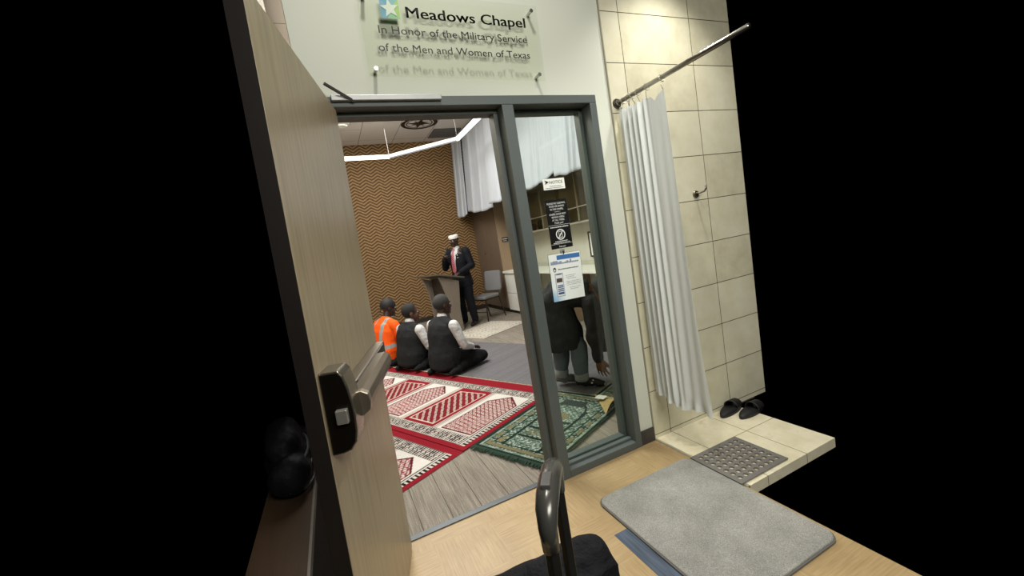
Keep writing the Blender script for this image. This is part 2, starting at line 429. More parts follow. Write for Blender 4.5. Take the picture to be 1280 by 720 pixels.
for x, z, h, k in ((.062, -.020, .006, 3), (.042, -.103, .005, 4), (.055, -.112, .004, 5)):
    b = MB(); strokes(b, -x, x, -.0026, z, h, 9, k); b.build('lettering', M_wink, t)
b = MB(); N = 32; cz = -.062
ri, ro = .0255, .0315
for k in range(N):
    a0, a1 = 2*PI*k/N, 2*PI*(k+1)/N
    b.face([b.bm.verts.new((r*math.cos(a), -.003, cz+r*math.sin(a))) for r, a in ((ri, a0), (ro, a0), (ro, a1), (ri, a1))])
Mr = Matrix.Translation((0, 0, cz)) @ Matrix.Rotation(math.radians(-50), 4, 'Y')
b.box(-.028, -.0032, -.003, .028, -.0028, .003, Mr)
for q in ((-.012, -.019, -.0095, .019), (.0095, -.019, .012, .019), (-.012, .0165, .012, .019), (-.012, -.019, .012, -.0145)): b.box(q[0], -.0032, cz+q[1], q[2], -.0028, cz+q[3])
b.build('no_phone_symbol', M_wink, t)

t = thing('info_poster', 'white and blue leaflet in a clear holder hung on the sidelight, with a phone picture', 'poster', (-.575, .060, 1.162))
t.rotation_euler = (0, math.radians(1.5), 0)
b = MB(); b.box(-.113, -.004, -.146, .113, -.001, .142); b.build('holder', glassy('holder_acrylic', 'eef2ee', .02), t)
tt = NT('leaflet_print'); s3 = tt.xyz(tt.obj())
d = tt.math('ADD', tt.math('ADD', s3[0], s3[2]), tt.math('MULTIPLY', tt.noise(tt.obj(), 25, 3), .05))
tt.color(tt.ramp(tt.math('MULTIPLY_ADD', d, 2.2, .70), [(.12, '5b97c6'), (.30, '9fc4dc'), (.42, 'e2ecec'), (.6, 'e4eae6')])); tt.set(.5)
b = MB(); b.box(-.108, -.0055, -.138, .108, -.004, .138); b.build('sheet', tt.m, t)
M_blue = plain('blue_print', '3a6ea8', .5); M_dblue = plain('dark_blue_print', '33507c', .5, var=.3, scale=90)
b = MB(); b.box(-.055, -.0062, .104, .104, -.0056, .130); b.build('heading_band', M_blue, t)
b = MB()
r = random.Random(5); x = -.10
while x < .09:
    w = r.uniform(.008, .018); h = r.uniform(.006, .022); b.box(x, -.0062, .078, x+w, -.0056, .078+h); x += w+.001
b.build('skyline_picture', plain('skyline_grey', '8791a8', .5, var=.4, scale=120), t)
b = MB(); b.ell((-.078, -.006, .048), .010, .0006, .014); b.build('drop_symbol', M_ink, t)
b = MB(); b.ell((-.078, -.0068, .045), .005, .0005, .007); b.build('drop_highlight', M_paper, t)
b = MB(); strokes(b, -.054, .088, -.0062, .044, .007, 9, 6); b.build('lettering', M_greyink, t)
M_pp = plain('pale_print', '8f9496', .6)
for k, (z, x0, x1) in enumerate(((.004, -.008, .060), (-.006, -.008, .05), (-.016, .0, .062), (-.033, -.008, .092), (-.043, -.008, .096), (-.053, -.008, .09), (-.070, .01, .084), (-.080, .014, .07))): 
    b = MB(); strokes(b, x0, x1, -.0062, z, .0035, 9, 10+k); b.build('lettering', M_pp, t)
b = MB(); b.box(-.082, -.0062, -.112, -.027, -.0056, .026); ph = b.build('phone_outline', plain('phone_grey', '9aa4b2', .5), t)
b = MB(); b.box(-.078, -.0067, -.108, -.031, -.0062, .016); b.build('phone_screen', plain('phone_screen_white', 'dde3e2', .5), ph)
b = MB(); b.box(-.075, -.0072, -.028, -.035, -.0067, -.004); b.box(-.070, -.0072, .017, -.04, -.0062, .022); b.build('phone_photo', plain('phone_photo_dark', '4a423c', .5, var=.6, scale=150), ph)
b = MB()
for z in (-.050, -.060, -.071, -.082, -.099): b.box(-.072, -.0072, z, -.033, -.0067, z+(.006 if z > -.09 else .012))
b.build('phone_print', M_dblue, ph)
t = thing('suction_hook', 'round clear suction hook between the black sign and the leaflet', 'hook', (-.578, .062, 1.314))
b = MB(); b.cyl((0, 0, 0), (0, -.008, 0), .018, .012, 20); b.build('suction_cup', plain('cup_grey', '8d8f88', .2, 0, .6), t)
b = MB(); b.tube([(0, -.006, 0), (0, -.016, -.002), (0, -.016, -.014), (0, -.010, -.017)], .003, 8); b.build('hook', M_black, t)

# --- shower curtain rod, rings, curtain
t = thing('curtain_rod', 'long metal shower curtain rod running out from the tiled wall', 'curtain rod', (-.096, 0, 2.125))
b = MB(); b.cyl((0, -.010, 0), (0, -.86, 0), .0125); b.build('rod', M_chrome, t, smooth=True)
b = MB(); b.cyl((0, -.008, 0), (0, -.016, 0), .03, .026, 24); b.cyl((0, -.016, 0), (0, -.035, 0), .018, .016, 20); b.build('wall_flange', plain('flange_metal', '7a766c', .3, .9), t)
cur = thing('shower_curtain', 'white fabric shower curtain bunched on the rod beside the tiled wall', 'curtain', (-.096, 0, 2.125))
def cpos(s, w):
    z = -.052-.010*math.sin(s*PI*7)**2*(1-w) - (1.760 + .05*s - .012*math.sin(s*9))*w
    sag = .030*math.exp(-((s-.80)/.10)**2)*max(0, 1-w*12); z -= sag
    y = -.022-(.355+.03*w)*s**.92 - .035*w**4*s**8
    amp = (.026*(1-.35*w))*(1 if s < .44 else math.exp(-((s-.44)/.11)**2))
    x = amp*math.sin(2*PI*s**1.15*9.2+.5*w) - .012*math.sin(PI*s*1.2)*w + .02*w*math.exp(-((s-.8)/.2)**2)
    x += .004*math.sin(s*40+w*5)*w
    if w > .965: x += .012*math.sin(s*30)*(w-.965)/.035
    return V(x, y, z)
b = MB(); b.grid(cpos, 150, 60)
tt = NT('white_polyester'); f = tt.noise(tt.mapping(tt.obj(), (3, 30, 1.5)), 2, 3)
tt.color(tt.mix(f, 'd2d7d4', 'dfe3df')); tt.set(.65, 0, .25); tt.bump(tt.noise(tt.obj(), 18, 3), .12, .01)
b.build('fabric', tt.m, cur, smooth=True)
for k, s in enumerate((.02, .10, .20, .30, .42, .62, .985)):
    p = cpos(s, 0); yy = p.y if k < 6 else p.y+.01
    b = MB(); b.tube([(.019*math.sin(a), yy-.002*k+.004*math.cos(a), .019*math.cos(a)-.004) for a in [2*PI*i/18 for i in range(19)]], .0016, 6)
    b.tube([(0, yy, -.022), (p.x*.5, yy, -.035), (p.x, p.y, p.z-.004)], .0016, 6); b.build('curtain_ring', M_chrome, cur, smooth=True)

t = thing('robe_hook', 'small round metal robe hook on the beige tiled wall', 'hook', (.462, -.008, 1.528))
b = MB(); b.cyl((0, .004, 0), (0, -.010, 0), .027, .023, 24); b.build('rosette', plain('hook_metal', '8d8472', .3, .9), t, smooth=False, bevel=.002)
b = MB(); b.tube([(0, -.008, .006), (.006, -.035, .004), (.016, -.060, .010), (.022, -.068, .026), (.022, -.070, .038)], [.007, .006, .006, .006, .006], 10)
b.ell((.022, -.070, .040), .008, .008, .008); b.build('prong', M_chrome, t, smooth=True)

# --- sandals
def sandal(name, x, y, rz, label):
    t = thing(name, label, 'sandal', (x, y, .006), rz, 'black slides on the shower floor')
    m = plain('black_foam', '141414', .55)
    def sole(s, k): return [(.13*math.cos(a)*k, (.046+.008*math.cos(a))*math.sin(a)*k) for a in [2*PI*i/28 for i in range(28)]]
    b = MB(); b.rings([[V(px, py, z) for px, py in sole(0, k)] for z, k in ((0, .97), (.006, 1), (.022, 1.01), (.027, .97))]); b.build('sole', m, t, smooth=True)
    b = MB()
    def st(u, v):
        a = PI*u; xx = .015+.085*v
        return V(xx, .049*math.cos(a)*(1-.15*v), .018+(.055-.012*v)*math.sin(a)**.8)
    b.grid(st, 16, 8); o = b.build('strap', m, t, smooth=True); s = o.modifiers.new('thick', 'SOLIDIFY'); s.thickness = .006
sandal('slide_sandal', .50, -.062, .25, 'black slide sandal on the cream tile, nearer the tiled wall')
sandal('slide_sandal', .57, -.165, .15, 'black slide sandal on the cream tile, farther from the tiled wall')

# --- bath mat
def rrect(x0, y0, x1, y1, r, n=8):
    P = []
    for cx, cy, a0 in ((x1-r, y1-r, 0), (x0+r, y1-r, PI/2), (x0+r, y0+r, PI), (x1-r, y0+r, 3*PI/2)):
        for k in range(n+1):
            a = a0+PI/2*k/n; P.append((cx+r*math.cos(a), cy+r*math.sin(a)))
    return P
t = thing('bath_mat', 'large grey plush mat with rounded corners on the wood-look floor', 'mat', (-.48, -.74, 0))
tt = NT('grey_plush'); v = tt.obj(); f = tt.noise(v, 320, 2); g = tt.noise(v, 5, 4, .6)
tt.color(tt.ramp(tt.math('ADD', tt.math('MULTIPLY', f, .62), tt.math('MULTIPLY', g, .38)), [(.3, '75746f'), (.5, '9a9993'), (.68, 'bbbab4')])); tt.set(.95, 0, .1); tt.bump(tt.math('ADD', f, g), .9, .006)
b = MB(); b.prism(rrect(-.322, -.34, .318, .452, .055), .004, .017); b.build('pile', tt.m, t, bevel=.005)
b = MB(); b.prism(rrect(-.328, -.346, .324, .458, .06), .0016, .010); b.build('edge_binding', plain('mat_edge', '5f5e5a', .9), t, bevel=.002)

# --- perforated rubber mat
t = thing('rubber_mat', 'grey perforated rubber mat on the cream shower tile', 'mat', (-.156, -.31, .010))
b = MB(); p = .0415; nx, ny = 8, 7
for i in range(nx):
    for jj in range(ny):
        cx, cy = .020+p*(i+.5), -.018-p*(jj+.5); r = .0135
        sqp = []; cir = []
        for k in range(16):
            a = 2*PI*k/16; ca, sa = math.cos(a), math.sin(a); q = max(abs(ca), abs(sa))
            sqp.append((cx+ca/q*p/2, cy+sa/q*p/2)); cir.append((cx+ca*r, cy+sa*r))
        R = [[b.bm.verts.new((x, y, z)) for x, y in P] for P, z in ((sqp, .007), (cir, .007), (cir, .0))]
        for A_, B_ in zip(R, R[1:]):
            for k in range(16): b.face([A_[k], A_[(k+1) % 16], B_[(k+1) % 16], B_[k]])
W, H = .040+p*nx, .036+p*ny
for x0, y0, x1, y1 in ((0, -H, .020, 0), (W-.020, -H, W, 0), (.020, -.018, W-.020, 0), (.020, -H, W-.020, -H+.018)): b.box(x0, y0, 0, x1, y1, .007)
bmesh.ops.remove_doubles(b.bm, verts=b.bm.verts, dist=.0002)
b.build('perforated_sheet', plain('grey_rubber', '6f6c68', .6), t)

# --- suitcase with pull handle
g = math.atan2(-.82, -.57)
t = thing('suitcase', 'black wheeled suitcase standing upright in the foreground with its pull handle raised', 'suitcase', (-1.572, -1.455, -.0), g)
M_case = plain('case_fabric', '131313', .8, bump=.3)
b = MB(); b.box(-.19, -.02, .045, .19, .22, .47); b.build('case', M_case, t, bevel=.03, seg=4)
for sx in (-.15, .15):
    for sy in (.02, .18):
        b = MB(); b.cyl((sx-.012, sy, .024), (sx+.012, sy, .024), .024); b.build('wheel', M_black, t)
M_pole = plain('gunmetal_pole', '5a5a55', .3, .9)
for sx in (-.068, .072):
    b = MB(); b.tube([(sx, -.005, .45), (sx, -.005, .965)], [.012, .012], 4, sq=(1, 1, 0)); b.build('pole', M_pole, t, bevel=.002)
b = MB()
b.tube([(-.070, -.005, .945), (-.071, -.005, .975), (-.062, -.005, .996), (-.035, -.005, 1.006), (0, -.005, 1.009), (.035, -.005, 1.008), (.062, -.005, 1.001), (.074, -.005, .982), (.075, -.005, .945)],
       [.013, .015, .0175, .019, .019, .019, .0175, .015, .013], 16)
gp = b.build('grip', plain('glossy_dark_grip', '565550', .25, .5), t, smooth=True)
b = MB(); b.box(.006, -.013, 1.022, .045, .003, 1.0305); b.build('release_button', plain('button_grey', '4b4a47', .35), gp, bevel=.002)
j = MB()
for p0, r0, p1, r1 in (((-1.565, -1.13, .50), .075, (-1.45, -1.17, .545), .07), ((-1.45, -1.17, .545), .065, (-1.36, -1.18, .55), .062), ((-1.37, -1.18, .56), .062, (-1.315, -1.19, .575), .055),
                       ((-1.60, -1.22, .47), .07, (-1.40, -1.30, .50), .08), ((-1.42, -1.23, .51), .08, (-1.31, -1.25, .50), .06), ((-1.58, -1.12, .35), .07, (-1.35, -1.15, .33), .08), ((-1.5, -1.3, .5), .09, (-1.45, -1.4, .5), .09)):
    j.cone(p0, r0, p1, r1)
j.box(-1.375, -1.26, .515, -1.262, -1.135, .585, Matrix.Translation((0, 0, 0)))
tt = NT('black_jacket_cloth'); v = tt.obj(); tt.color(tt.mix(tt.noise(v, 12, 3), '060607', '15161a')); tt.set(.8, 0, .2); tt.bump(tt.noise(tt.mapping(v, (1, 1, 2.2)), 9, 4, .6), .7, .03)
bmesh.ops.translate(j.bm, verts=j.bm.verts, vec=(-.056, .022, -.004))
o = blob('draped_jacket', j, tt.m, None, .008, 6, .012)
tag(o, 'black jacket heaped over the top of the upright suitcase', 'jacket')

# --- shelf bench at the left edge, with a padded bag
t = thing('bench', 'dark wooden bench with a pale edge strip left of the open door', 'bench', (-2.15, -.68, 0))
b = MB(); b.box(-.07, -.62, .575, .096, .63, .600); b.build('bench_top', wood('bench_walnut', '3a2c22', '5d4936', .4, (14, 1, 14)), t)
b = MB(); b.box(.096, -.62, .575, .104, .63, .601); b.build('edge_strip', plain('edge_strip_pale', '80796c', .5), t)
b = MB(); b.box(-.07, -.61, 0, .09, .62, .575); b.build('carcass', plain('carcass_shade_black', '0e0b09', .7), t)  # near-black closed side down to the floor stands in for the shade here
j = MB()
for p0, r0, p1, r1 in (((-2.13, -.20, .69), .088, (-2.12, -.05, .70), .085), ((-2.12, -.30, .68), .08, (-2.11, -.18, .66), .062), ((-2.14, -.10, .78), .07, (-2.13, -.24, .77), .065)): j.cone(p0, r0, p1, r1)
bag = thing('padded_bag', 'black padded bag with grey piping lying on the bench', 'bag', (-2.13, -.18, .60))
o = blob('bag_body', j, cloth('bag_nylon', '17191b', .3, .6), bag, .008, 5, .008)
o.matrix_parent_inverse = bag.matrix_world.inverted() if False else Matrix.Translation((2.13, .18, -.60))
b = MB()
for k in range(3):
    z = .645+.045*k; b.tube([(-2.13+.092*math.cos(a)*(1-.08*k), -.19+.17*math.sin(a)*(1-.1*k), z+.02*math.sin(a*2)) for a in [-1.5+2.6*i/14 for i in range(15)]], .006, 8)
o = b.build('piping', plain('piping_grey', '4a4d50', .6), bag, smooth=True); o.matrix_parent_inverse = Matrix.Translation((2.13, .18, -.60))
# ================================================================== CHAPEL THINGS
RU, RV = math.radians(25.3), None
RA = V(-.288, 1.429, 0)
U = V(-math.cos(RU), -math.sin(RU), 0); W_ = V(-math.sin(RU), math.cos(RU), 0)
RUGROT = math.atan2(U.y, U.x)            # local x = U ; local -y = W_ (right-handed), so v = -y
def rugpos(u, v, z=0): return RA + U*u + W_*v + V(0, 0, z)
def painted(name, u0, u1, v0, v1, step, fn, m, z=.008, parent=None, wav=0, clip=None):
    nu, nv = int((u1-u0)/step), int((v1-v0)/step)
    us = np.linspace(u0, u1, nu+1); vs = np.linspace(v0, v1, nv+1)
    UU, VV = np.meshgrid(us, vs)
    col = fn(UU, VV)
    z_ = np.full(UU.shape, z) + wav*np.sin(UU*9+VV*4)*np.sin(VV*7)
    co = np.stack([UU, -VV, z_], -1).reshape(-1, 3)
    idx = np.arange((nu+1)*(nv+1)).reshape(nv+1, nu+1)
    q = np.stack([idx[:-1, :-1], idx[1:, :-1], idx[1:, 1:], idx[:-1, 1:]], -1).reshape(-1, 4)
    if clip is not None:      # the runner is trimmed where it meets the left wall
        wx = clip.x + co[:, 0]*U.x + (-co[:, 1])*W_.x
        q = q[(wx[q] > -1.88).all(1)]
        used = np.zeros(len(co), bool); used[q] = True; re = np.cumsum(used)-1; q = re[q]; co = co[used]; col = col.reshape(-1, 3)[used]
    me = bpy.data.meshes.new(name); me.from_pydata(co.tolist(), [], q.tolist())
    a = me.color_attributes.new('pattern', 'FLOAT_COLOR', 'POINT')
    rgba = np.ones((co.shape[0], 4), np.float32); rgba[:, :3] = col.reshape(-1, 3)
    a.data.foreach_set('color', rgba.ravel()); me.materials.append(m)
    o = bpy.data.objects.new(name, me); C.objects.link(o)
    if parent: o.parent = parent
    return o
def L3(c): return np.array(lin(c)[:3])
def put(col, mask, c): col[mask] = c
RED, CREAM, WHITE, BLACK, DKRED, PINK = L3('8a1323'), L3('cdc7bd'), L3('d8d4cd'), L3('120e10'), L3('5a0f18'), L3('b98a86')
def red_rug(u, v):
    col = np.zeros(u.shape+(3,)); col[:] = RED
    fr = lambda x, p: np.mod(x, p)/p
    # long borders
    def border(mask, a, across, w):
        col[mask] = CREAM
        q = across/w
        bars = (fr(a, .025) < .54) & (((q > .06) & (q < .47)) | ((q > .53) & (q < .94)))
        put(col, mask & bars, BLACK)
        put(col, mask & (fr(a+.012, .050) < .3) & (q > .42) & (q < .58), L3('3a2a2c'))
        put(col, mask & (fr(a, .030) > .55) & (fr(a, .030) < .85) & (np.abs(q-.27) < .07), L3('7a6a66')); put(col, mask & (fr(a, .030) > .55) & (fr(a, .030) < .85) & (np.abs(q-.73) < .07), L3('7a6a66'))
        put(col, mask & ((q < .05) | (q > .96)), L3('6a5a58'))
    inner = v > -.18
    border((u > .09) & (u < .215) & inner, v, u-.09, .125)
    border((u > .962) & (u < 1.085) & inner, v, u-.962, .123)
    side = (v > -.18) & (v < -.10) & (u > .09) & (u < 1.085)
    put(col, side, CREAM)
    put(col, side & (v < -.145) & (fr(u, .034) < .5), BLACK)
    put(col, side & (np.abs(v+.140) < .004), BLACK); put(col, side & (np.abs(v+.118) < .004), BLACK)
    zone = (u >= .215) & (u <= .962) & (v >= -.10)
    k = np.floor((v+.16)/.48).astype(int); dv = v-(.08+.48*k); ad = np.abs(dv)
    even = (k % 2 == 0)
    sep = ad > .213
    # white-ground niches
    z = zone & even; put(col, z, WHITE)
    h = .180*np.clip((u-.232)/.15, 0, 1)
    inn = z & (ad < h) & (u < .945); put(col, inn, DKRED)
    h2 = .168*np.clip((u-.254)/.14, 0, 1)
    inn = z & (ad < h2) & (u < .933)
    put(col, inn, L3('c9aba4'))
    put(col, inn & (fr(u+dv*.25, .045) < .40) & (fr(dv, .03) < .6), L3('93303a')); put(col, inn & (fr(u*.7-dv, .034) < .28), L3('8a5a5a'))
    put(col, inn & (fr(u+.02, .045) > .8) & (fr(dv+.01, .024) < .5), WHITE); put(col, inn & (fr(u+dv, .05) < .16), L3('4a2227'))
    # red-ground niches
    z = zone & ~even; put(col, z, RED)
    h = .172*np.clip((u-.262)/.001, 0, 1); edge = .262+.10*np.abs(dv+.12)
    inn = z & (ad < .172) & (u > edge) & (u < .925)
    put(col, inn, L3('d0bdb2')); inn2 = inn & (ad < .160) & (u > edge+.012) & (u < .914)
    st = fr(u*.8+dv*.75, .062)
    put(col, inn2 & (st < .45), L3('7d1520')); put(col, inn2 & (st > .45) & (st < .55), L3('2c1416')); put(col, inn2 & (st > .92), L3('2c1416'))
    put(col, inn2 & (st > .6) & (st < .88) & (fr(u*.75-dv*.8, .030) < .5), L3('8a3a3f'))
    z = zone & sep; put(col, z, CREAM)
    put(col, z & (np.abs(ad-.226) < .004), L3('7a6864')); put(col, z & (ad > .236), L3('9a8880'))
    n = rng.random(u.shape)[..., None]*.16+.90
    return col*n
M_rug = attr_mat('woven_rug')
R1 = painted('prayer_rug', -.05, 1.140, -.225, 3.05, .005, red_rug, M_rug, .0105, clip=rugpos(0, 0))
tag(R1, 'red and white prayer runner with a row of niches, fringed edge against the grey mat', 'rug', 'red prayer runners')
R1.location = RA; R1.rotation_euler = (0, 0, RUGROT)
def fringe(name, n, at, length, m, parent, seed=1):
    """loose tassels along an edge; at(t) gives position and outward direction in the rug's own space"""
    r = random.Random(seed); b = MB()
    for k in range(n):
        p, d = at((k+r.random()*.6)/n); s = V(-d.y, d.x, 0)
        q = p+d*length*r.uniform(.6, 1.1)+s*r.uniform(-.008, .008)
        b.tube([p, (p+q)/2+V(0, 0, .002), q+V(0, 0, -.004)], [.004, .004, .002], 5)
    return b.build(name, m, parent)
fringe('fringe', 260, lambda t: (V(-.05, .22-3.2*t, .0075), V(-1, 0, 0)), .035, plain('cream_fringe', 'b5a68e', .9), R1)
R2 = painted('prayer_rug', -.05, 1.140, -.225, 1.30, .005, red_rug, M_rug, .0105, clip=rugpos(1.118, 0)); R2.location = rugpos(1.118, 0, -.005); R2.rotation_euler = (0, 0, RUGROT); tag(R2, '', 'rug', 'red prayer runners')
R2['label'] = 'red and white prayer runner nearest the doorway, its end beside the bare carpet'

GD, GS, GP, GT = L3('13291f'), L3('607568'), L3('b0bdb0'), L3('857e5c')
def green_rug(u, v):     # u 0..1.05, v 0..-.68 (own origin at the far left corner)
    col = np.zeros(u.shape+(3,)); w = -v
    d = np.minimum(np.minimum(w, .68-w), np.minimum(u, 1.05-u))
    rn = rng.random(u.shape); fr = lambda x, p: np.mod(x, p)/p
    col[:] = GS
    tex = np.sin(u*150)*np.sin(w*140)+.8*np.sin(u*61+w*50)*np.sin(w*75)
    put(col, tex > .55, GP); put(col, tex < -.55, L3('3c5a46')); put(col, (rn > .86), GP); put(col, rn < .12, L3('2c4836'))
    m = d < .105
    cellu = fr(u, .13); cellw = fr(w, .12)
    put(col, m & ((cellu < .10) | (cellw < .10)), GD)
    put(col, m & (cellu > .25) & (cellu < .85) & (np.abs(d-.068) < .016), GT*.9)
    put(col, d < .040, GP); put(col, (d < .040) & (fr(u+w, .018) < .5), L3('40604c')); put(col, d < .024, GD)
    put(col, np.abs(d-.105) < .006, GD); put(col, np.abs(d-.048) < .004, GD)
    inn = d > .111
    # arch and columns
    a = np.abs(w-.34)
    put(col, inn & (np.abs(a-.155) < .012) & (u > .30), GD)
    put(col, inn & (np.abs(np.hypot(a*1.15, (u-.36)*.9)-.17) < .011) & (u < .38), GD)
    put(col, inn & (a < .14) & (np.abs(u-.52) < .012), GD); put(col, inn & (a < .14) & (np.abs(u-.66) < .012), GD); put(col, inn & (a < .14) & (np.abs(u-.80) < .012), GD)
    put(col, inn & (np.hypot(a, u-.44) < .07), GT); put(col, inn & (a < .12) & (u > .70) & (u < .76) & (fr(w, .05) < .6), GT*.9)
    put(col, inn & (a > .18) & (np.hypot((a-.19), (u-.9)) < .05), GT)
    put(col, inn & (np.abs(np.mod(u*.9+w, .11)-.02) < .007) & (a > .17), L3('2a4636'))
    return col*(rn[..., None]*.35+.70)
M_grug = attr_mat('green_woven_rug', .95, .3)
def make_green(label, u, v, z):
    r = painted('prayer_rug', 0, 1.05, -.68, 0, .0062, green_rug, M_grug, .006)
    r.location = rugpos(u, v, z); r.rotation_euler = (0, 0, RUGROT); tag(r, label, 'rug', 'green prayer rugs')
    fringe('fringe', 130, lambda t: (V(1.05, .68*t, .005), V(1, 0, 0)), .05, plain('green_fringe', '14301f', .9), r, 3)
    b = MB()
    b.rings([[V(x, y, z0) for x, y in rrect(-.006, -.006, 1.056, .686, .01, 2)] for z0 in (.0, .0055)]); b.build('edge_binding', plain('green_binding', '16392a', .9), r)
    return r
G1 = make_green('green and sage prayer rug behind the mullion, its far right corner folded over', .0, -.255, .0125)
# the folded-over corner: tan underside with a white label and dark patch
b = MB()
def flap(s, t_):
    p = V(.02+.30*(1-t_)*s*.0+.0, 0, 0)
    a = V(.315, .672, .010); c = V(.03, .672, .014); e = V(.005, .40, .012)
    # triangle fan a-c-e bulging up along the fold a-e
    q = a*(1-s)+ (c*(1-t_)+e*t_)*s
    return V(q.x, q.y-.02*s*(1-s), .012+.05*math.sin(PI*min(1, s))*(1-.6*t_)+.01)
b.grid(flap, 14, 10)
fl = b.build('folded_corner', plain('tan_rug_backing', 'a28c5a', .9, var=.3, scale=40), G1, smooth=True)
b = MB(); b.box(.10, .50, .068, .17, .58, .070); b.build('care_label', plain('label_white', 'cfcfc4', .7), fl)
b = MB(); b.box(.14, .20, .0065, .24, .42, .0085); b.build('dark_patch', plain('patch_dark_green', '152420', .9), G1)
G2 = make_green('dark green prayer rug lying on the grey mat, beside the frame', -1.055, -.645, .0045)

def mat_fn(u, v):
    col = np.zeros(u.shape+(3,)); col[:] = L3('6c6a6d')
    n = rng.random(u.shape); ln = rng.random((u.shape[0], 1))*.25
    col *= (.84+.2*n+ln)[..., None]; return col
GM = painted('floor_mat', -1.34, -.060, -.60, 2.35, .012, mat_fn, attr_mat('grey_ribbed_mat', .9, .2), .0035)
tag(GM, 'plain grey woven mat beyond the red runner where the kneeling men face', 'mat'); GM.location = RA; GM.rotation_euler = (0, 0, RUGROT)
def white_fn(u, v):
    col = np.zeros(u.shape+(3,)); col[:] = L3('cfc9bc')
    n = np.sin(u*40+3*np.sin(v*17))*np.sin(v*38+2*np.sin(u*23)); put(col, n > .62, L3('a59f93')); put(col, n < -.8, L3('b9b0a0'))
    d = np.minimum(np.minimum(u+2.62, -1.50-u), np.minimum(v-2.15, 3.05-v)); put(col, np.abs(d-.07) < .012, L3('b3ab9c'))
    return col
WR = painted('prayer_rug', -2.62, -1.50, 2.15, 3.05, .012, white_fn, attr_mat('pale_rug', .95, .2), .006)
tag(WR, 'pale cream prayer rug on the carpet in front of the lectern and grey chair', 'rug'); WR.location = RA; WR.rotation_euler = (0, 0, RUGROT)

# --- lectern
FACE = math.atan2(.904, -.427)
M_gw = wood('grey_oak_laminate', '6b6157', '8a8075', .5, (12, 12, 1.2))
M_gwd = wood('dark_oak_laminate', '2f2822', '40372f', .5)
t = thing('lectern', 'grey wood-grain lectern with a slanted top and curved sides', 'lectern', LECT, FACE)
yz = [(.15, 0), (.125, .25), (.12, .5), (.15, .75), (.24, 1.035), (-.20, .90), (-.17, .7), (-.12, .4), (-.13, 0)]
for sx in (-.245, .215):
    b = MB(); b.rings([[V(sx+dx, y, z) for y, z in yz] for dx in (0, .03)]); b.build('side_panel', M_gw, t, bevel=.003)
b = MB(); b.rings([[V(x, y, z) for y, z in ((.02, .05), (.02, .98), (.05, 1.0), (.05, .05))] for x in (-.215, .215)]); b.build('front_panel', M_gwd, t)
b = MB(); b.box(-.215, -.10, .04, .215, .12, .06); b.build('bottom_board', M_gwd, t)
b = MB(); b.box(-.215, -.12, .62, .215, .02, .64); b.build('shelf', M_gwd, t)
b = MB(); b.rings([[V(x, y, z) for y, z in ((.29, 1.065), (.29, 1.09), (-.29, .955), (-.29, .93))] for x in (-.31, .31)]); b.build('top_board', wood('lectern_top', '4a433b', '625a50', .45), t, bevel=.003)
bk = thing('speech_papers', 'cream papers lying spread on the slanted lectern top', 'papers', V(LECT[0], LECT[1], 0)+V(0, 0, 1.026), FACE)
sl = math.atan2(.135, .58)
bk.rotation_euler = (Matrix.Rotation(FACE, 4, 'Z') @ Matrix.Rotation(sl, 4, 'X')).to_euler()
b = MB(); b.box(-.17, -.12, .0, .17, .12, .004); b.build('folder', plain('folder_brown', '8c6a2c', .6), bk)
for s in (-1, 1):
    b = MB(); b.grid(lambda i, j_: V(s*(.003+.158*i), -.112+.224*j_, .006+.018*math.sin(PI*min(1, i*1.15+.08))**.7), 10, 2); b.build('page', plain('page_cream', 'd6cba6', .7), bk, smooth=True)

# --- grey stacking chair
t = thing('stacking_chair', 'grey upholstered metal-framed chair by the back wall behind the speaker', 'chair', CHAIR, FACE)
M_up = plain('grey_upholstery', '7b7b7d', .85, 0, .2, .1, 80, .2); M_fr = plain('chair_frame', '33302c', .4, .6)
b = MB(); b.prism(rrect(-.225, -.20, .225, .25, .06), .43, .49); b.build('seat', M_up, t, bevel=.018, seg=3)
b = MB(); b.prism(rrect(-.215, .0, .215, .40, .05), 0, .05, Matrix.Translation((0, -.235, .53)) @ Matrix.Rotation(math.radians(8), 4, 'X') @ Matrix.Rotation(PI/2, 4, 'X') ); b.build('backrest', M_up, t, bevel=.015, seg=3)
for sx in (-1, 1):
    b = MB(); b.tube([(sx*.20, .20, .44), (sx*.215, .24, 0)], .012, 8); b.build('leg', M_fr, t)
    b = MB(); b.tube([(sx*.205, -.26, .55), (sx*.205, -.17, .43), (sx*.215, -.27, 0)], .012, 8); b.build('leg', M_fr, t)
b = MB(); b.box(-.21, -.19, .405, .21, .22, .43); b.tube([(-.21, .225, .18), (.21, .225, .18)], .008, 6); b.build('seat_frame', M_fr, t)

# --- right-hand cabinetry
M_wal = wood('walnut_panel', '574a3f', '756658', .45, (10, 10, .8)); M_tan = wood('light_oak_panel', '8a7660', 'a08b72', .45, (10, 10, .8))
t = thing('tall_cabinet', 'tall walnut cabinet in the far right corner, between back wall and counter', 'cabinet', (1.66, 6.215, 0))
b = MB(); b.box(-.27, -.45, .09, .29, .86, 2.75); b.build('carcass', M_wal, t, bevel=.002)
for y0, y1 in ((-.45, .20), (.206, .855)):
    b = MB(); b.box(-.288, y0, .10, -.27, y1, 2.74); d_ = b.build('door', M_wal, t, bevel=.002)
b = MB(); b.box(-.270, -.466, .10, .29, -.45, 2.74); b.build('end_panel', M_tan, t)
b = MB(); b.box(-.24, -.46, 0, .29, .86, .09); b.build('plinth', M_dark, t)
for yy, zz in ((.35, 1.28), (.30, 2.02)):
    b = MB(); b.cyl((-.288, yy, zz), (-.300, yy, zz), .035, .032, 16); b.build('lock', plain('lock_brass', '6b6154', .4, .8), t)
s = thing('room_sign', 'small black plate with white marks on the light end of the tall cabinet', 'sign', (1.50, 5.745, 1.50))
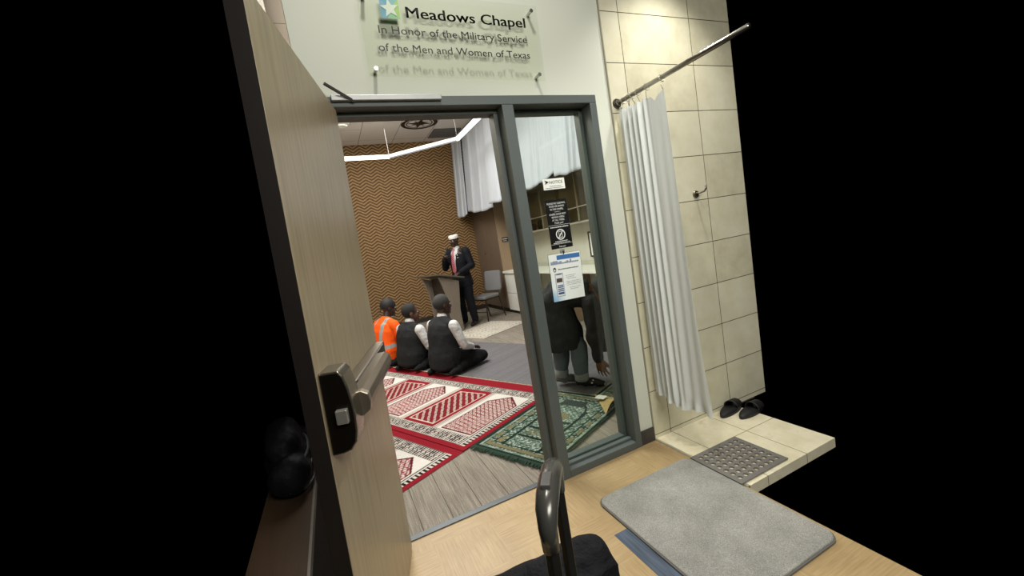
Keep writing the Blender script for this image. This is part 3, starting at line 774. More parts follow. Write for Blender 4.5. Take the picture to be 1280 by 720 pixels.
b = MB(); b.box(-.035, -.006, -.045, .10, 0, .045); b.build('plate', M_black, s)
b = MB(); strokes(b, -.025, .09, -.0066, .004, .022, 9, 31); strokes(b, -.02, .07, -.0066, -.028, .012, 9, 32); b.build('lettering', M_wink, s)

t = thing('drawer_cabinet', 'white two-drawer base cabinet under the counter, next to the tall walnut cabinet', 'cabinet', (1.66, 5.47, 0))
b = MB(); b.box(-.25, -.27, .06, .28, .26, .825); b.build('carcass', M_white, t)
b = MB(); b.box(-.23, -.25, 0, .27, .25, .06); b.build('plinth', M_dark, t)
for z0, z1 in ((.07, .415), (.425, .815)):
    b = MB(); b.box(-.272, -.265, z0, -.25, .255, z1); b.build('drawer', plain('drawer_white', 'dadbd4', .4, 0, .5, .03), t, bevel=.003)
t = thing('countertop', 'long white countertop along the right wall of the chapel', 'countertop', (1.66, 3.6, .825))
b = MB(); b.box(-.30, -1.6, 0, .29, 2.14, .045); b.build('worktop', plain('worktop_white', 'e2e2d8', .35, 0, .5, .03), t, bevel=.004)
b = MB(); b.box(.265, -1.6, .045, .288, 2.14, .12); b.build('upstand', plain('upstand_grey', 'b7b5a8', .45), t)
for yy in (2.1, 3.55):
    t = thing('counter_support', ('wooden panel holding up the counter, %s' % ('nearer the doorway' if yy < 3 else 'halfway along the knee space')), 'panel', (1.66, yy, 0))
    b = MB(); b.box(-.24, -.02, 0, .28, .02, .825); b.build('support_panel', M_tan, t)
# upper glazed cabinets
M_gl = glassy('cabinet_glass', 'e6e6e0', .06)
for k, (y0, y1) in enumerate(((2.02, 3.1), (3.11, 4.2), (4.21, 5.74))):
    t = thing('wall_cabinet', ('glass-fronted wall cabinet over the counter, %s' % ('nearest the doorway', 'middle of the row', 'next to the tall walnut cabinet')[k]), 'cabinet', (1.775, (y0+y1)/2, 1.54), 0, 'glass-fronted wall cabinets')
    h = (y1-y0)/2
    b = MB(); b.box(.150, -h, 0, .170, h, .74); b.box(-.16, -h, 0, .15, -h+.02, .74); b.box(-.16, h-.02, 0, .15, h, .74); b.box(-.16, -h, .72, .15, h, .74); b.box(-.16, -h, 0, .15, h, .02)
    b.build('carcass', wood('cabinet_grey_oak', 'b5ab9a', 'cac1b0', .5), t)
    b = MB(); b.box(-.15, -h+.02, .225, .14, h-.02, .24); b.build('shelf', plain('shelf_dark', 'a89e8c', .5), t)
    b = MB(); b.box(-.172, -h, -.004, -.162, h, .010); b.box(-.172, -h, .222, -.162, h, .236); b.build('edge_rail', plain('bright_rail', 'd4d2c8', .3, .6), t)
    b = MB(); b.box(-.170, -h+.004, .02, -.165, -.003, .72); b.box(-.170, .003, .02, -.165, h-.004, .72); b.build('glass_door', M_gl, t)
    b = MB(); b.box(-.16, -.012, .02, -.12, .012, .72); b.build('stile', plain('stile_pale', '9b917f', .5), t)
r = random.Random(4)
for k, (y, h, w, c) in enumerate(((2.55, .16, .10, '2a2724'), (3.0, .14, .05, '8b8a84'), (3.8, .13, .16, '2b2825'), (4.55, .15, .20, '1f1e1d'), (4.95, .12, .12, '4a443c'))):
    b = MB(); b.prism(rrect(-.05, -w/2, .05, w/2, .015), 0, h, Matrix.Translation((1.79, y, 1.561))); b.prism(rrect(-.035, -w/2+.012, .035, w/2-.012, .01), h, h+.02, Matrix.Translation((1.79, y, 1.561)))
    o = b.build('storage_box', plain('box_'+c, c, .6), None, bevel=.004)
    tag(o, ('dark upright box', 'small pale canister', 'wide dark box', 'largest dark box', 'brown box')[k]+' inside the glass-fronted wall cabinets', 'box', 'things kept in the wall cabinets')
t = thing('framed_board', 'black-framed white board on the wall above the counter beside the frame', 'board', (1.935, 3.02, 1.19))
b = MB(); b.box(-.01, -.36, -.20, .015, .37, .20); b.build('board', M_white, t)
b = MB()
for q in ((-.36, -.20, .37, -.175), (-.36, .175, .37, .20), (-.36, -.2, -.335, .2), (.345, -.2, .37, .2)): b.box(-.018, q[0], q[1], .0, q[2], q[3])
b.build('frame', M_black, t)

# --- hanging sheets
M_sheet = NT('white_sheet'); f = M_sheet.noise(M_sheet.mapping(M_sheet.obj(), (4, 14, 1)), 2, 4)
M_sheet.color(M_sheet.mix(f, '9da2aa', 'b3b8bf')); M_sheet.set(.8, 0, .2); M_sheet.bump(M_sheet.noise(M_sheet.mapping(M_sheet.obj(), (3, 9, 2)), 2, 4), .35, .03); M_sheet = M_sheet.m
for k, (y0, y1, z0, z1, dx, lab) in enumerate(((6.35, 7.02, 2.16, 2.20, .0, 'white sheet hung against the back wall corner'), (4.95, 6.40, 2.10, 2.22, .045, 'wide white sheet hung beside the corner sheet'),
                                    (3.75, 5.00, 2.20, 2.17, 0, 'white sheet hung in the doorway view next to the mullion'), (2.62, 3.80, 2.24, 2.16, .045, 'white sheet hung behind the sidelight, with a sagging hem'), (1.75, 2.66, 2.17, 2.17, .0, 'white sheet hung nearest the entrance wall'))):
    def sp(i, j_):
        y = y0+(y1-y0)*i
        zb = (z0*(1-i)+z1*i) - .05*math.sin(PI*i)+.007*math.sin(i*17)
        z = 3.88*(1-j_)+zb*j_
        x = 1.17-.15*j_+dx + .007*math.sin(y*11+k)+.006*j_*math.sin(y*9+k*2)+.03*math.exp(-((i-.05)/.04)**2)*j_-.035*math.exp(-((i-.33-.03*k)/.018)**2)*(.3+.7*j_)-.03*math.exp(-((i-.72+.04*k)/.022)**2)
        return V(x, y, z)
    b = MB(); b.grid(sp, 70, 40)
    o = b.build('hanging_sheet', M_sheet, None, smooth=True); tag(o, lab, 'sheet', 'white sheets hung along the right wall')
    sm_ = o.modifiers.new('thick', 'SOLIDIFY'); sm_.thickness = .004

# --- ceiling fittings
t = thing('ceiling_emblem', 'round black compass emblem on the white chapel ceiling', 'emblem', (.235, 5.86, 3.898))
b = MB(); N = 64
def ring(b, ri, ro, z):
    for k in range(N):
        a0, a1 = 2*PI*k/N, 2*PI*(k+1)/N
        b.face([b.bm.verts.new((r_*math.cos(a), r_*math.sin(a), z)) for r_, a in ((ri, a0), (ro, a0), (ro, a1), (ri, a1))])
ring(b, .272, .345, 0); ring(b, .228, .252, 0); b.build('rings', M_ink, t, recalc=False)
b = MB()
for k in range(16):
    a = 2*PI*k/16; r_ = (.27, .16, .20, .16)[k % 4]; w = .045 if k % 4 == 0 else .02
    c0, c1 = V(math.cos(a), math.sin(a), 0), V(-math.sin(a), math.cos(a), 0)
    for s in (1,) if k % 2 else (1, -1): b.face([b.bm.verts.new(p) for p in (V(0, 0, -.001), c0*.07+c1*s*w, c0*r_)])
for a in [2*PI*k/8+.2 for k in range(8)]: b.box(-.0, -.004, -.001, .25, .004, 0, Matrix.Rotation(a, 4, 'Z'))
b.build('compass_rose', M_ink, t)
t = thing('ceiling_vent', 'dark grey square air vent in the chapel ceiling', 'vent', (.89, 6.52, 3.895))
b = MB(); b.box(-.285, -.30, -.004, .285, .31, .004); b.build('backing', plain('vent_dark', '4c4b4b', .6), t)
b = MB()
for k in range(14): b.box(-.275, -.29+k*.0425, -.010, .275, -.275+k*.0425, -.004)
b.build('grille', plain('vent_grey', '6d6b6a', .5), t)
t = thing('smoke_detector', 'white round ceiling detector beside the open door', 'detector', (-1.16, 5.72, 3.9))
b = MB(); b.cyl((0, 0, 0), (0, 0, -.03), .15, .145, 28); b.build('base', M_white, t, bevel=.004)
b = MB(); b.cyl((0, 0, -.03), (0, 0, -.055), .11, .08, 28); b.build('sensor_dome', M_white, t, bevel=.004)
t = thing('sprinkler_head', 'tiny white sprinkler head in the chapel ceiling left of the compass emblem', 'sprinkler', (-.475, 5.46, 3.9))
b = MB(); b.cyl((0, 0, 0), (0, 0, -.01), .04, .038, 20); b.build('escutcheon', M_white, t)
b = MB(); b.cyl((0, 0, -.01), (0, 0, -.05), .012); b.cyl((0, 0, -.05), (0, 0, -.054), .028, .028); b.build('sprinkler_body', M_steel, t)
# --- zigzag suspended light
t = thing('pendant_light', 'angular zigzag white LED strip light hung on wires below the ceiling', 'light', (0, 4.9, 3.3))
pts = [V(-1.80, 5.80, 0), V(-.428, 5.88, 0), V(.611, 4.956, 0), V(.623, 3.55, 0), V(-.37, 2.56, 0)]
M_prof = plain('white_profile', 'd9d9d6', .4, 0, .5, .02)
for k in range(4):
    p, q = pts[k]-V(0, 4.9, 0), pts[k+1]-V(0, 4.9, 0); d = (q-p).normalized(); s = V(-d.y, d.x, 0)
    Mx = Matrix((( d.x, s.x, 0, p.x), (d.y, s.y, 0, p.y), (0, 0, 1, 0), (0, 0, 0, 1)))
    L_ = (q-p).length
    b = MB(); b.box(-.010, -.024, .012, L_+.010, .024, .066, Mx); seg = b.build('bar', M_prof, t)
    b = MB(); b.box(0, -.020, .0, L_, .020, .012, Mx); b.build('diffuser', emit('led_dim', 'd8d8d8', .55) if k == 1 else emit('led_%d' % k, 'fff3dc' if k != 2 else 'ffe9b8', 3.5), seg)
for p in pts[:4]+[V(-.18-.25, 5.88, 0)][:0]:
    q = p-V(0, 4.9, 0); b = MB(); b.cyl(q+V(0, 0, .085), q+V(0, 0, .598), .0025, seg=6); b.build('hanging_wire', M_steel, t)
# ================================================================== PEOPLE
def skin(name, col):
    t = NT(name); f = t.noise(t.obj(), 30, 3); d = lin(col)[:3]
    t.color(t.mix(f, tuple(x*.8 for x in d)+(1,), tuple(min(1, x*1.2) for x in d)+(1,))); t.set(.5, 0, .4); return t.m
def torso(mb, secs, side=V(1, 0, 0), g=0):
    out = []
    for i, (p, rx, ry) in enumerate(secs):
        p = Vector(p); a = Vector(secs[max(0, i-1)][0]); c = Vector(secs[min(len(secs)-1, i+1)][0])
        d = (c-a).normalized(); x = (side-d*side.dot(d)).normalized(); y = d.cross(x)
        out.append((p, rx+g, ry+g, Matrix((x, y, d)).transposed()))
    # rounded ends
    p, rx, ry, M = out[0]; out.insert(0, (p-M @ V(0, 0, .03+g*.5), rx*.7, ry*.7, M))
    p, rx, ry, M = out[-1]; out.append((p+M @ V(0, 0, .015), rx*.7, ry*.7, M))
    mb.loft(out, 24)
def hframe(c, F, U):
    F = Vector(F).normalized(); U = Vector(U); R = F.cross(U).normalized(); U = R.cross(F)
    return Matrix.Translation(c) @ Matrix((R, F, U)).transposed().to_4x4()
def head(mb, c, F, U, s=1.):
    H = hframe(c, F, U); R3 = H.to_3x3()
    e = lambda x, y, z, a, b_, c_: mb.ell(H @ (V(x, y, z)*s), a*s, b_*s, c_*s, R3, 20, 12)
    e(0, -.012, .030, .073, .093, .085); e(0, .030, -.030, .058, .060, .080); e(0, .040, -.080, .044, .044, .032)
    e(0, .076, .022, .048, .020, .012); e(0, .078, -.094, .019, .016, .015); e(0, .086, -.060, .024, .012, .007); e(0, .085, -.071, .021, .011, .006)
    for sx in (-1, 1):
        e(sx*.036, .062, -.030, .022, .022, .022); e(sx*.074, -.010, -.010, .009, .022, .033); e(sx*.012, .096, -.032, .009, .010, .008)
    mb.cone(H @ (V(0, .082, .010)*s), .009*s, H @ (V(0, .104, -.030)*s), .012*s, 10)
    return H
def scalp(mb, H, s, grow, cond, rx=.073, ry=.093, rz=.085):
    m2 = MB(); m2.ell((0, -.012, .030), rx+grow, ry+grow, rz+grow, None, 28, 18)
    bmesh.ops.delete(m2.bm, geom=[f for f in m2.bm.faces if not cond(f.calc_center_median())], context='FACES')
    me = bpy.data.meshes.new('tmp'); m2.bm.to_mesh(me); m2.bm.free()
    mb.mesh(me, H @ Matrix.Scale(s, 4)); bpy.data.meshes.remove(me)
def eyes(H, s, root):
    me_ = plain('eye_white', 'b8aea4', .3); ir = plain('eye_iris', '140c08', .2)
    for sx in (-1, 1):
        b = MB(); b.ell(H @ (V(sx*.031, .076, .004)*s), .0125*s, .0125*s, .0095*s, H.to_3x3(), 12, 8)
        b.mi = 1; b.ell(H @ (V(sx*.031, .0855, .004)*s), .005*s, .004*s, .005*s, H.to_3x3(), 10, 6)
        b.build('eye', [me_, ir], root, smooth=True)
def hand(mb, w, d, n, thumb, curl=.5, s=1., splay=3.):
    """w wrist, d finger direction, n palm-facing normal, thumb: side the thumb leaves from"""
    w, d, n = Vector(w), Vector(d).normalized(), Vector(n); n = (n-d*n.dot(d)).normalized()
    t = Vector(thumb); t = (t-d*t.dot(d)-n*t.dot(n)).normalized(); ax = d.cross(n)
    for k, (o, L_, r) in enumerate(((.030, .070, .0095), (.010, .078, .0098), (-.010, .073, .0095), (-.029, .058, .0085))):
        base = w+d*.085*s+t*o*s*1.05-d*abs(o)*.25; mb.cone(w+t*o*.55*s, .016*s, base, .0125*s, 10)
        p = base; a = curl*.35; d0 = d; 
        for q, f in ((.45, 0), (.32, 1), (.25, 2)):
            a += curl*(.35, .55, .4)[f]
            dd = ((d+t*o*splay).normalized())*math.cos(a)+n*math.sin(a); p2 = p+dd*L_*q*s; mb.cone(p, r*s*(1-.1*f), p2, r*s*(.93-.12*f), 9); p = p2
    b0 = w+d*.022*s+t*.026*s; dt = (d*.75+t*.62+n*.30*(.5+curl)).normalized()
    b1 = b0+dt*.042*s; b2 = b1+(dt*.7+d*.5+n*curl*.5).normalized()*.032*s; b3 = b2+(dt*.4+d*.7+n*curl*.7).normalized()*.025*s
    mb.cone(w+t*.012*s, .017*s, b1, .0125*s, 10); mb.cone(b1, .0115*s, b2, .0105*s, 10); mb.cone(b2, .0105*s, b3, .009*s, 10)
def foot(mb, ank, toe, r=.038):
    ank, toe = Vector(ank), Vector(toe); d = toe-ank
    mb.cone(ank, r, ank+d*.15+V(0, 0, -.015), r*.95); mb.cone(ank-d*.18+V(0, 0, -.02), r*.75, ank+d*.6, r*.85); mb.cone(ank+d*.5, r*.9, toe, r*.65)
def limbs(mb, J, arms=True, legs=True, g=0, sides=('L', 'R'), arm_to=1., leg_to=1.):
    for S in sides:
        if arms:
            sh, el, wr = (Vector(J[k+S]) for k in ('sh', 'el', 'wr'))
            mb.cone(sh, .056+g, el, .041+g)
            if arm_to > 0: mb.cone(el, .042+g, el.lerp(wr, arm_to), .041+(.027-.041)*arm_to+g)
        if legs:
            hp, kn, an = (Vector(J[k+S]) for k in ('hip', 'kn', 'an'))
            mb.cone(hp, .088+g, kn, .058+g); mb.cone(kn, .057+g, kn.lerp(an, .35), .058+g); mb.cone(kn.lerp(an, .35), .057+g, kn.lerp(an, leg_to), .037+(1-leg_to)*.012+g)
def person(label, loc, rotz, J, secs, H, sk, hands, group=None, head_s=1.):
    root = thing('person', label, 'person', loc, rotz, group)
    m = MB(); torso(m, secs); limbs(m, J)
    for S in 'LR':
        foot(m, J['an'+S], J['toe'+S]); hand(m, J['wr'+S], *hands[S])
        m.cone(J['sh'+S], .055, Vector(secs[-2][0]), .055)
    c, F, U = H; Hm = head(m, c, F, U, head_s)
    m.cone(Hm @ V(0, -.018, -.06), .052, Vector(secs[-1][0])-V(0, 0, .01), .058)
    blob('body', m, sk, root, .0058, 3); eyes(Hm, head_s, root)
    return root, Hm
def kneel(z=1., lean=0.):
    J = dict(hipL=(-.09, .0, .19), hipR=(.09, .0, .19), knL=(-.17, .43, .085), knR=(.17, .43, .085), anL=(-.17, .0, .06), anR=(.20, .0, .06),
             toeL=(-.15, -.17, .035), toeR=(.235, -.15, .05), shL=(-.200, .03+lean, .545*z), shR=(.200, .03+lean, .545*z),
             elL=(-.265, .08+lean*.6, .31*z), elR=(.265, .08+lean*.6, .31*z), wrL=(-.15, .30, .235), wrR=(.16, .30, .235))
    S = [((0, -.03, .08), .18, .145), ((0, -.02, .20), .195, .145), ((0, -.005+lean*.3, .33*z), .182, .13), ((0, .01+lean*.7, .46*z), .192, .128),
         ((0, .02+lean, .55*z), .175, .105), ((0, .035+lean, .60*z), .09, .075), ((0, .05+lean, .64*z), .056, .056)]
    return J, S
HD = dict(L=((.25, 1, -.25), (0, -.2, -1), (1, 0, 0), .5), R=((-.25, 1, -.25), (0, -.2, -1), (-1, 0, 0), .5))
M_blackcloth = cloth('black_trousers', '101012', .2, .9, .6)
M_vest = cloth('charcoal_vest', '202224', .2, .85, .5)
M_shirt = cloth('white_shirt', 'c2c2c2', .08, .8, .9, 22)
M_hair = plain('black_hair', '0d0c0c', .8, var=.3, scale=200, bump=.8, bscale=400)
M_greyhair = plain('greying_hair', '2c2a29', .85, var=.5, scale=160, bump=.8, bscale=400)
M_sock = cloth('dark_sock', '17181a')
SEATFACE = math.atan2(-.904, .427)
def vest_man(label, loc, z, Hc, HF, hairm, sk, cond, extra=0.):
    J, S = kneel(z)
    root, H = person(label, loc, SEATFACE+extra, J, S, (Hc, HF, (0, 0, 1)), sk, HD, None, 1.09)
    m = MB(); torso(m, S[:-1], g=.018); m.cone(S[4][0], .06, V(.13, .03, .565*z), .045); m.cone(S[4][0], .06, V(-.13, .03, .565*z), .045); 
    for sx in (-1, 1): m.cone(V(*S[-2][0])-V(0, .008, .012), .088, (sx*.145, .022, .560*z), .068)
    blob('vest', m, M_vest, root, .008, 5, .004)
    m = MB()
    limbs(m, J, legs=False, g=.010, arm_to=.93)
    for sx in (-1, 1): m.cone((sx*.196, .03, .540*z), .064, (sx*.15, .03, .56*z), .058)
    m.cone(S[-2][0], .074, V(*S[-1][0])+V(0, 0, .012), .064); blob('shirt', m, M_shirt, root, .007, 4, .006)
    m = MB(); limbs(m, J, arms=False, g=.014, leg_to=.9); m.ell((0, -.03, .15), .185, .16, .12); m.cone((-.09, -.03, .13), .115, (.09, -.03, .13), .115); blob('trousers', m, M_blackcloth, root, .009, 5, .005)
    for S_ in 'LR':
        m = MB(); foot(m, J['an'+S_], J['toe'+S_], .044); blob('sock', m, M_sock, root, .007, 3)
    m = MB(); scalp(m, H, 1.09, .007, cond); m.build('hair', hairm, root, smooth=True)
    return root, H
SK1, SK2 = skin('deep_brown_skin', '3b251a'), skin('dark_brown_skin', '33201a')
hairline = lambda p: (p.z > -.03 and p.y < .045) and (p.z > .055 or p.y < -.015 or (p.z > .02 and p.y < .03)) or (p.z > .085 and p.y < .06)
low = lambda p: p.y < -.03 and p.z > -.055 or hairline(p)
p3 = rugpos(-.13, 1.40, .012); vest_man('kneeling man in charcoal vest and white sleeves nearest the doorway, facing the grey mat', p3, 1.04, V(0, .085, .805), (.18, 1, -.05), M_greyhair, SK1, low)
p2 = rugpos(-.12, 2.06, .012); r2, H2 = vest_man('kneeling man in black vest wearing glasses, between the orange shirt and the other vested man', p2, .93, V(0, .09, .715), (.45, 1, -.02), M_hair, skin('brown_skin', '54372a'), low)
b = MB()
for sx in (-1, 1): b.tube([H2 @ V(sx*.031+.021*math.cos(a), .098-.012*abs(math.cos(a)), .003+.016*math.sin(a)) for a in [2*PI*k/16 for k in range(17)]], .0022, 6); b.tube([H2 @ V(sx*.052, .088, .004), H2 @ V(sx*.080, .0, .008)], .002, 6)
b.build('glasses', M_black, r2)
# man in orange
J, S = kneel(1.0, .04)
p1 = rugpos(-.15, 2.72, .012)
root, H = person('kneeling man in an orange high-visibility shirt with silver bands and a black cap', p1, SEATFACE, J, S, (V(0, .16, .775), (.25, 1, -.25), (0, .25, 1)), SK2, HD, None, 1.07)
t = NT('orange_hi_vis'); s3 = t.xyz(t.obj())
ax_ = t.math('ABSOLUTE', s3[0]); d1 = t.math('LESS_THAN', t.math('ABSOLUTE', t.math('SUBTRACT', ax_, .105)), .026)
d1 = t.math('MULTIPLY', d1, t.math('GREATER_THAN', s3[2], .30)); d2 = t.math('LESS_THAN', t.math('ABSOLUTE', t.math('SUBTRACT', s3[2], .275)), .026)
t.color(t.mix(t.math('MAXIMUM', d1, d2), 'f05a12', '8f9290')); t.set(.7, 0, .2); t.bump(t.noise(t.obj(), 14, 3), .5, .02)
t.b.inputs['Emission Color'].default_value = lin('f05a12'); t.b.inputs['Emission Strength'].default_value = 0.0
m = MB(); torso(m, S[:-1], g=.020); m.cone(S[4][0], .06, V(.13, .07, .56), .05); m.cone(S[4][0], .06, V(-.13, .07, .56), .05)
for sx in 'LR': m.cone(J['sh'+sx], .074, Vector(J['sh'+sx]).lerp(Vector(J['el'+sx]), .75), .062)
m.ell((0, .0, .12), .19, .155, .10); m.cone(S[-2][0], .078, V(*S[-1][0])-V(0, 0, .01), .066)

for sx in (-1, 1): m.cone(V(*S[-2][0])-V(0, .008, .01), .09, (sx*.15, .065, .56), .07)
blob('hi_vis_shirt', m, t.m, root, .008, 5, .005)
m = MB(); limbs(m, J, arms=False, g=.014, leg_to=.9); m.ell((0, -.03, .12), .18, .15, .10); blob('trousers', m, cloth('navy_trousers', '15171d'), root, .009, 5, .005)
for S_ in 'LR':
    m = MB(); foot(m, J['an'+S_], J['toe'+S_], .044); blob('sock', m, M_sock, root, .007, 3)
m = MB(); scalp(m, H, 1.07, .012, lambda p: p.z > .02 or (p.y < -.02 and p.z > -.02)); m.cone(H @ V(-.03, -.105, -.01), .012, H @ V(.03, -.105, -.01), .012); m.cone(H @ V(.02, -.115, -.02), .010, H @ V(.045, -.135, -.07), .006); m.build('cap', plain('black_cap', '0c0c0d', .7, bump=.4), root, smooth=True)

# ---------------- speaker
J = dict(hipL=(-.095, 0, .90), hipR=(.095, 0, .90), knL=(-.115, .01, .49), knR=(.10, .03, .49), anL=(-.135, -.03, .085), anR=(.10, .0, .085), toeL=(-.165, .14, .035), toeR=(.12, .17, .035),
         shL=(-.195, -.01, 1.405), shR=(.195, -.01, 1.405), elL=(-.285, -.02, 1.13), elR=(.27, .10, 1.14), wrL=(-.17, .21, 1.035), wrR=(.13, .235, 1.31))
S = [((0, -.01, .86), .165, .115), ((0, -.01, .96), .168, .115), ((0, 0, 1.08), .150, .105), ((0, .0, 1.22), .172, .118), ((0, -.005, 1.36), .175, .105), ((0, -.005, 1.425), .10, .08), ((0, .005, 1.475), .056, .056)]
HS = dict(L=((.35, 1, -.25), (.2, -.2, -1), (1, 0, 0), .5), R=((-.55, .2, .75), (-.7, .3, -.2), (-.2, -1, .1), 1.5))
root, H = person('standing man in a dark suit, red striped tie and white cap, speaking at the lectern', SPK, FACE+.12, J, S, (V(0, .035, 1.625), (-.02, 1, -.12), (0, .1, 1)), SK2, HS)
M_suit = cloth('navy_suit', '0e1018', .2, .8, .4)
m = MB(); torso(m, [((0, -.01, .76), .19, .14), ((0, -.01, .86), .185, .138)]+S[1:5], g=.020); m.cone(S[4][0], .07, V(.15, -.01, 1.42), .055); m.cone(S[4][0], .07, V(-.15, -.01, 1.42), .055)
limbs(m, J, legs=False, g=.022, arm_to=.94); m.cone(V(0, -.05, 1.44), .06, V(0, -.04, 1.46), .06); blob('suit_jacket', m, M_suit, root, .008, 5, .004)
m = MB(); limbs(m, J, arms=False, g=.026, leg_to=.97); m.cone((-.08, 0, .92), .11, (.08, 0, .92), .11); blob('trousers', m, M_suit, root, .009, 5, .004)
for S_ in 'LR':
    m = MB(); foot(m, J['an'+S_], J['toe'+S_], .043); blob('shoe', m, plain('black_shoe', '0a0a0a', .3), root, .007, 3)
# shirt front with collar, tie
m = MB()
zz = [(1.05, .006, .150), (1.12, .022, .152), (1.22, .042, .158), (1.32, .062, .148), (1.40, .075, .124), (1.45, .066, .090), (1.485, .060, .062)]
m.rings([[V(x*w_/1., y_-.03*(abs(x)**2) - (0 if k_ else .03), z_) for x, k_ in ((-1, 1), (-.5, 1), (0, 1), (.5, 1), (1, 1), (1, 0), (-1, 0))] for z_, w_, y_ in zz]); m.cone((0, 0, 1.46), .066, (0, .006, 1.495), .060); m.build('shirt', M_shirt, root, smooth=False)
t = NT('red_striped_tie'); s3 = t.xyz(t.obj()); st = t.math('SINE', t.math('MULTIPLY', t.math('ADD', s3[2], t.math('MULTIPLY', s3[0], .8)), 2*PI/.036))
t.color(t.mix(t.math('GREATER_THAN', st, .15), '7d1228', 'b5707c')); t.set(.5)
m = MB(); m.rings([[V(x, y_, z_), V(0, y_+.012, z_), V(-x, y_, z_), V(0, y_-.01, z_)] for z_, x, y_ in ((1.02, .006, .160), (1.06, .045, .160), (1.2, .038, .168), (1.36, .026, .150), (1.44, .020, .108), (1.445, .030, .100), (1.475, .024, .080))]); m.build('tie', t.m, root)
m = MB(); m.box(-.125, .128, 1.30, -.095, .142, 1.307); m.ell((-.10, .130, 1.35), .009, .006, .009); m.build('lapel_pin', M_paper, root)
m = MB()
rg = []
for z_, r_ in ((.035, 1.0), (.060, 1.035), (.080, 1.03), (.097, .97), (.105, .70), (.107, .1)):
    rg.append([H @ V(.083*r_*math.cos(a), -.012+.102*r_*math.sin(a), z_) for a in [2*PI*k/28 for k in range(28)]])
m.rings(rg); m.build('cap', plain('white_kufi', 'dcdad4', .85, bump=.5, bscale=150), root, bevel=.004)
m = MB(); scalp(m, H, 1., .004, lambda p: p.z < .05 and p.z > -.045 and p.y < -.02); m.build('hair', M_hair, root, smooth=True)
mic = thing('microphone', 'small black microphone held up to the speaking man in the suit', 'microphone', SPK, FACE+.12)
b = MB(); b.cone((.085, .285, 1.34), .013, (.045, .225, 1.47), .016); b.ell((.040, .218, 1.485), .022, .022, .024); b.build('microphone_body', M_black, mic, smooth=True)

# ---------------- bending man behind the sidelight
BF = math.atan2(-.87, -.48)
J = dict(hipL=(-.09, -.10, .70), hipR=(.09, -.08, .70), knL=(-.09, -.06, .40), knR=(.09, .09, .40), anL=(-.085, -.10, .085), anR=(.075, .08, .085), toeL=(-.10, .07, .035), toeR=(.085, .25, .035),
         shL=(-.18, .25, .80), shR=(.18, .24, .79), elL=(-.20, .36, .54), elR=(.20, .23, .52), wrL=(-.12, .42, .34), wrR=(.18, .245, .29))
S = [((0, -.14, .66), .17, .13), ((0, -.09, .78), .172, .13), ((0, .0, .875), .165, .125), ((0, .11, .90), .18, .125), ((0, .22, .855), .17, .10), ((0, .275, .83), .09, .08), ((0, .31, .83), .056, .056)]
HB = dict(L=((.2, .4, -1), (.5, -.6, -.2), (.6, .8, .2), .45), R=((0, .12, -1), (-.75, .5, 0), (.3, .9, .2), .3, 1.1, 8.))
root, H = person('man in a dark coat and jeans bending down behind the sidelight glass', BEND, BF, J, S, (V(0, .375, .865), (0, .75, -.65), (0, .65, .75)), skin('warm_brown_skin', '6a4530'), HB)
M_coat = cloth('dark_grey_coat', '2b2b2c', .2, .85, .5)
m = MB(); torso(m, S[:5], g=.026); limbs(m, J, legs=False, g=.024, arm_to=.93); m.cone(S[4][0], .075, V(.15, .24, .82), .06); m.cone(S[4][0], .075, V(-.15, .24, .82), .06)
m.loft([(V(0, -.06, .40), .225, .20), (V(0, -.06, .5), .23, .215), (V(0, -.07, .62), .225, .21), (V(0, -.06, .76), .19, .15)]); blob('coat', m, M_coat, root, .009, 5, .013)
M_jean = cloth('blue_grey_jeans', '626c76', .2, .9, .6)
m = MB(); limbs(m, J, arms=False, g=.022, leg_to=.90); m.cone((-.08, -.1, .66), .085, (.08, -.1, .66), .085); blob('jeans', m, M_jean, root, .009, 5, .005)
for S_ in 'LR':
    k0, a0 = Vector(J['kn'+S_]), Vector(J['an'+S_])
    m = MB(); m.tube([k0.lerp(a0, .74), k0.lerp(a0, .78), k0.lerp(a0, .97), k0.lerp(a0, 1.0)], [.060, .066, .064, .056], 20); m.build('cuff', cloth('pale_cuff', '8f9598'), root, smooth=True)
    if S_ == 'R':
        tt = NT('dotted_shoe'); vo = tt.node('ShaderNodeTexVoronoi'); tt.lk(tt.obj(), vo.inputs[0]); vo.inputs['Scale'].default_value = 26
        tt.color(tt.mix(tt.math('LESS_THAN', vo.outputs[0], .28), '121212', 'd8d6cf')); tt.set(.6); sm_ = tt.m
    m = MB(); foot(m, J['an'+S_], J['toe'+S_], .046); m.box(-.001, -.001, -.001, 0, 0, 0)
    o = blob('shoe', m, sm_ if S_ == 'R' else plain('grey_shoe', '6a6a66', .6, var=.5, scale=22), root, .007, 3)
m = MB(); scalp(m, H, 1., .010, low); m.build('hair', M_hair, root, smooth=True)
j = MB(); c = V(*PACK)
j.ell(c, .09, .10, .17); j.ell(c+V(.02, -.05, -.03), .07, .07, .11); j.cone(c+V(-.06, -.03, .1), .03, c+V(.03, -.05, .15), .03); j.cone(c+V(-.05, 0, .14), .018, c+V(-.12, .04, .33), .014)
o = blob('backpack', j, cloth('black_nylon', '131415', .3, .6, .8), None, .009, 4, .012); tag(o, 'black backpack hanging beside the bending man, at the right edge of the sidelight', 'backpack')
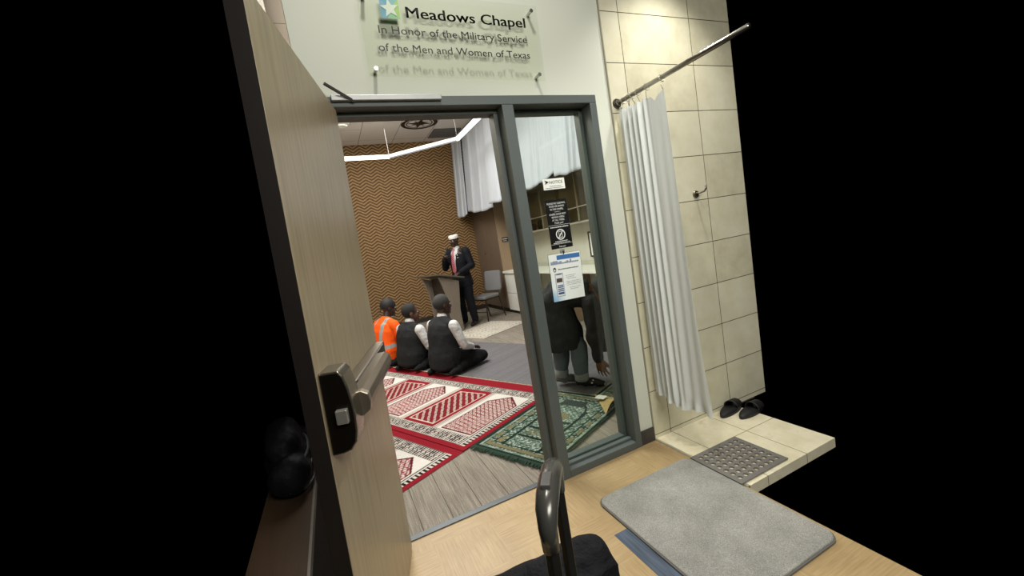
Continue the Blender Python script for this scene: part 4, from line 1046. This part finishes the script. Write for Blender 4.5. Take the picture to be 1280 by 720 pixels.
# ================================================================== LIGHT AND CAMERA
def area(name, loc, rot, sx, sy, power, col='ffffff', spread=180):
    l = bpy.data.lights.new(name, 'AREA'); l.shape = 'RECTANGLE'; l.size = sx; l.size_y = sy; l.energy = power; l.color = lin(col)[:3]; l.spread = math.radians(spread)
    o = bpy.data.objects.new(name, l); C.objects.link(o); o.location = loc; o.rotation_euler = rot; return o
def spot(name, loc, tgt, power, angle, blend, r, col):
    l = bpy.data.lights.new(name, 'SPOT'); l.energy = power; l.spot_size = math.radians(angle); l.spot_blend = blend; l.shadow_soft_size = r; l.color = lin(col)[:3]
    o = bpy.data.objects.new(name, l); C.objects.link(o); o.location = loc
    o.rotation_euler = (Vector(tgt)-Vector(loc)).to_track_quat('-Z', 'Y').to_euler(); return o
area('chapel_ceiling_light', (-.75, 3.7, 3.86), (0, 0, 0), 1.5, 4.2, 165, 'fffdf8')
area('chapel_door_side_fill', (-1.35, 2.2, 3.4), (0, math.radians(-25), 0), 1.0, 1.4, 75, 'fffdf8')  # unseen fill lamp, added to brighten the cabinets below the sheets
area('corridor_fill', (-.9, -3.7, 3.0), (math.radians(38), 0, 0), 1.8, 1.0, 100, 'fffcf4')  # added soft fill from behind the camera, in place of ceiling bounce
spot('wall_washer', (-1.15, -1.0, 4.3), (-1.1, -.35, 0), 165, 90, .8, .10, 'fffcf4')
spot('shower_downlight', (.28, -.42, 3.1), (.30, -.22, 0), 80, 105, .9, .05, 'fffcf4')
spot('corridor_downlight', (-.55, -1.0, 3.1), (-.6, -.7, 0), 62, 100, .8, .07, 'fffcf4')
spot('chapel_ceiling_fill', (-.9, 1.3, 2.9), (.0, 5.6, 3.9), 55, 75, 1., .2, 'fffdf8')  # added spot hidden behind the door head, brightens the ceiling; no fixture there
w = bpy.data.worlds.new('dark_surroundings'); bpy.context.scene.world = w; w.use_nodes = True
w.node_tree.nodes['Background'].inputs[0].default_value = (0, 0, 0, 1); w.node_tree.nodes['Background'].inputs[1].default_value = 0
cam = bpy.data.cameras.new('camera'); cam.sensor_fit = 'HORIZONTAL'; cam.sensor_width = 36; cam.lens = 514.916/1280*36; cam.clip_start = .02
co = bpy.data.objects.new('camera', cam); C.objects.link(co)
yaw, pitch, roll = .40653181698487406, -.10759095041506957, -.16337459065678403
cy, sy, cp, sp, cr, sr = math.cos(yaw), math.sin(yaw), math.cos(pitch), math.sin(pitch), math.cos(roll), math.sin(roll)
f = V(sy*cp, cy*cp, sp); r = V(cy, -sy, 0); u = r.cross(f); R_, U_ = r*cr+u*sr, u*cr-r*sr
M = Matrix((R_, U_, -f)).transposed().to_4x4(); M.translation = (-1.8406321081850663, -2.04308521546682, 1.408202800470054)
co.matrix_world = M
sc = bpy.context.scene; sc.camera = co
sc.view_settings.view_transform = 'Standard'; sc.view_settings.look = 'None'; sc.view_settings.exposure = 0; sc.view_settings.gamma = 1
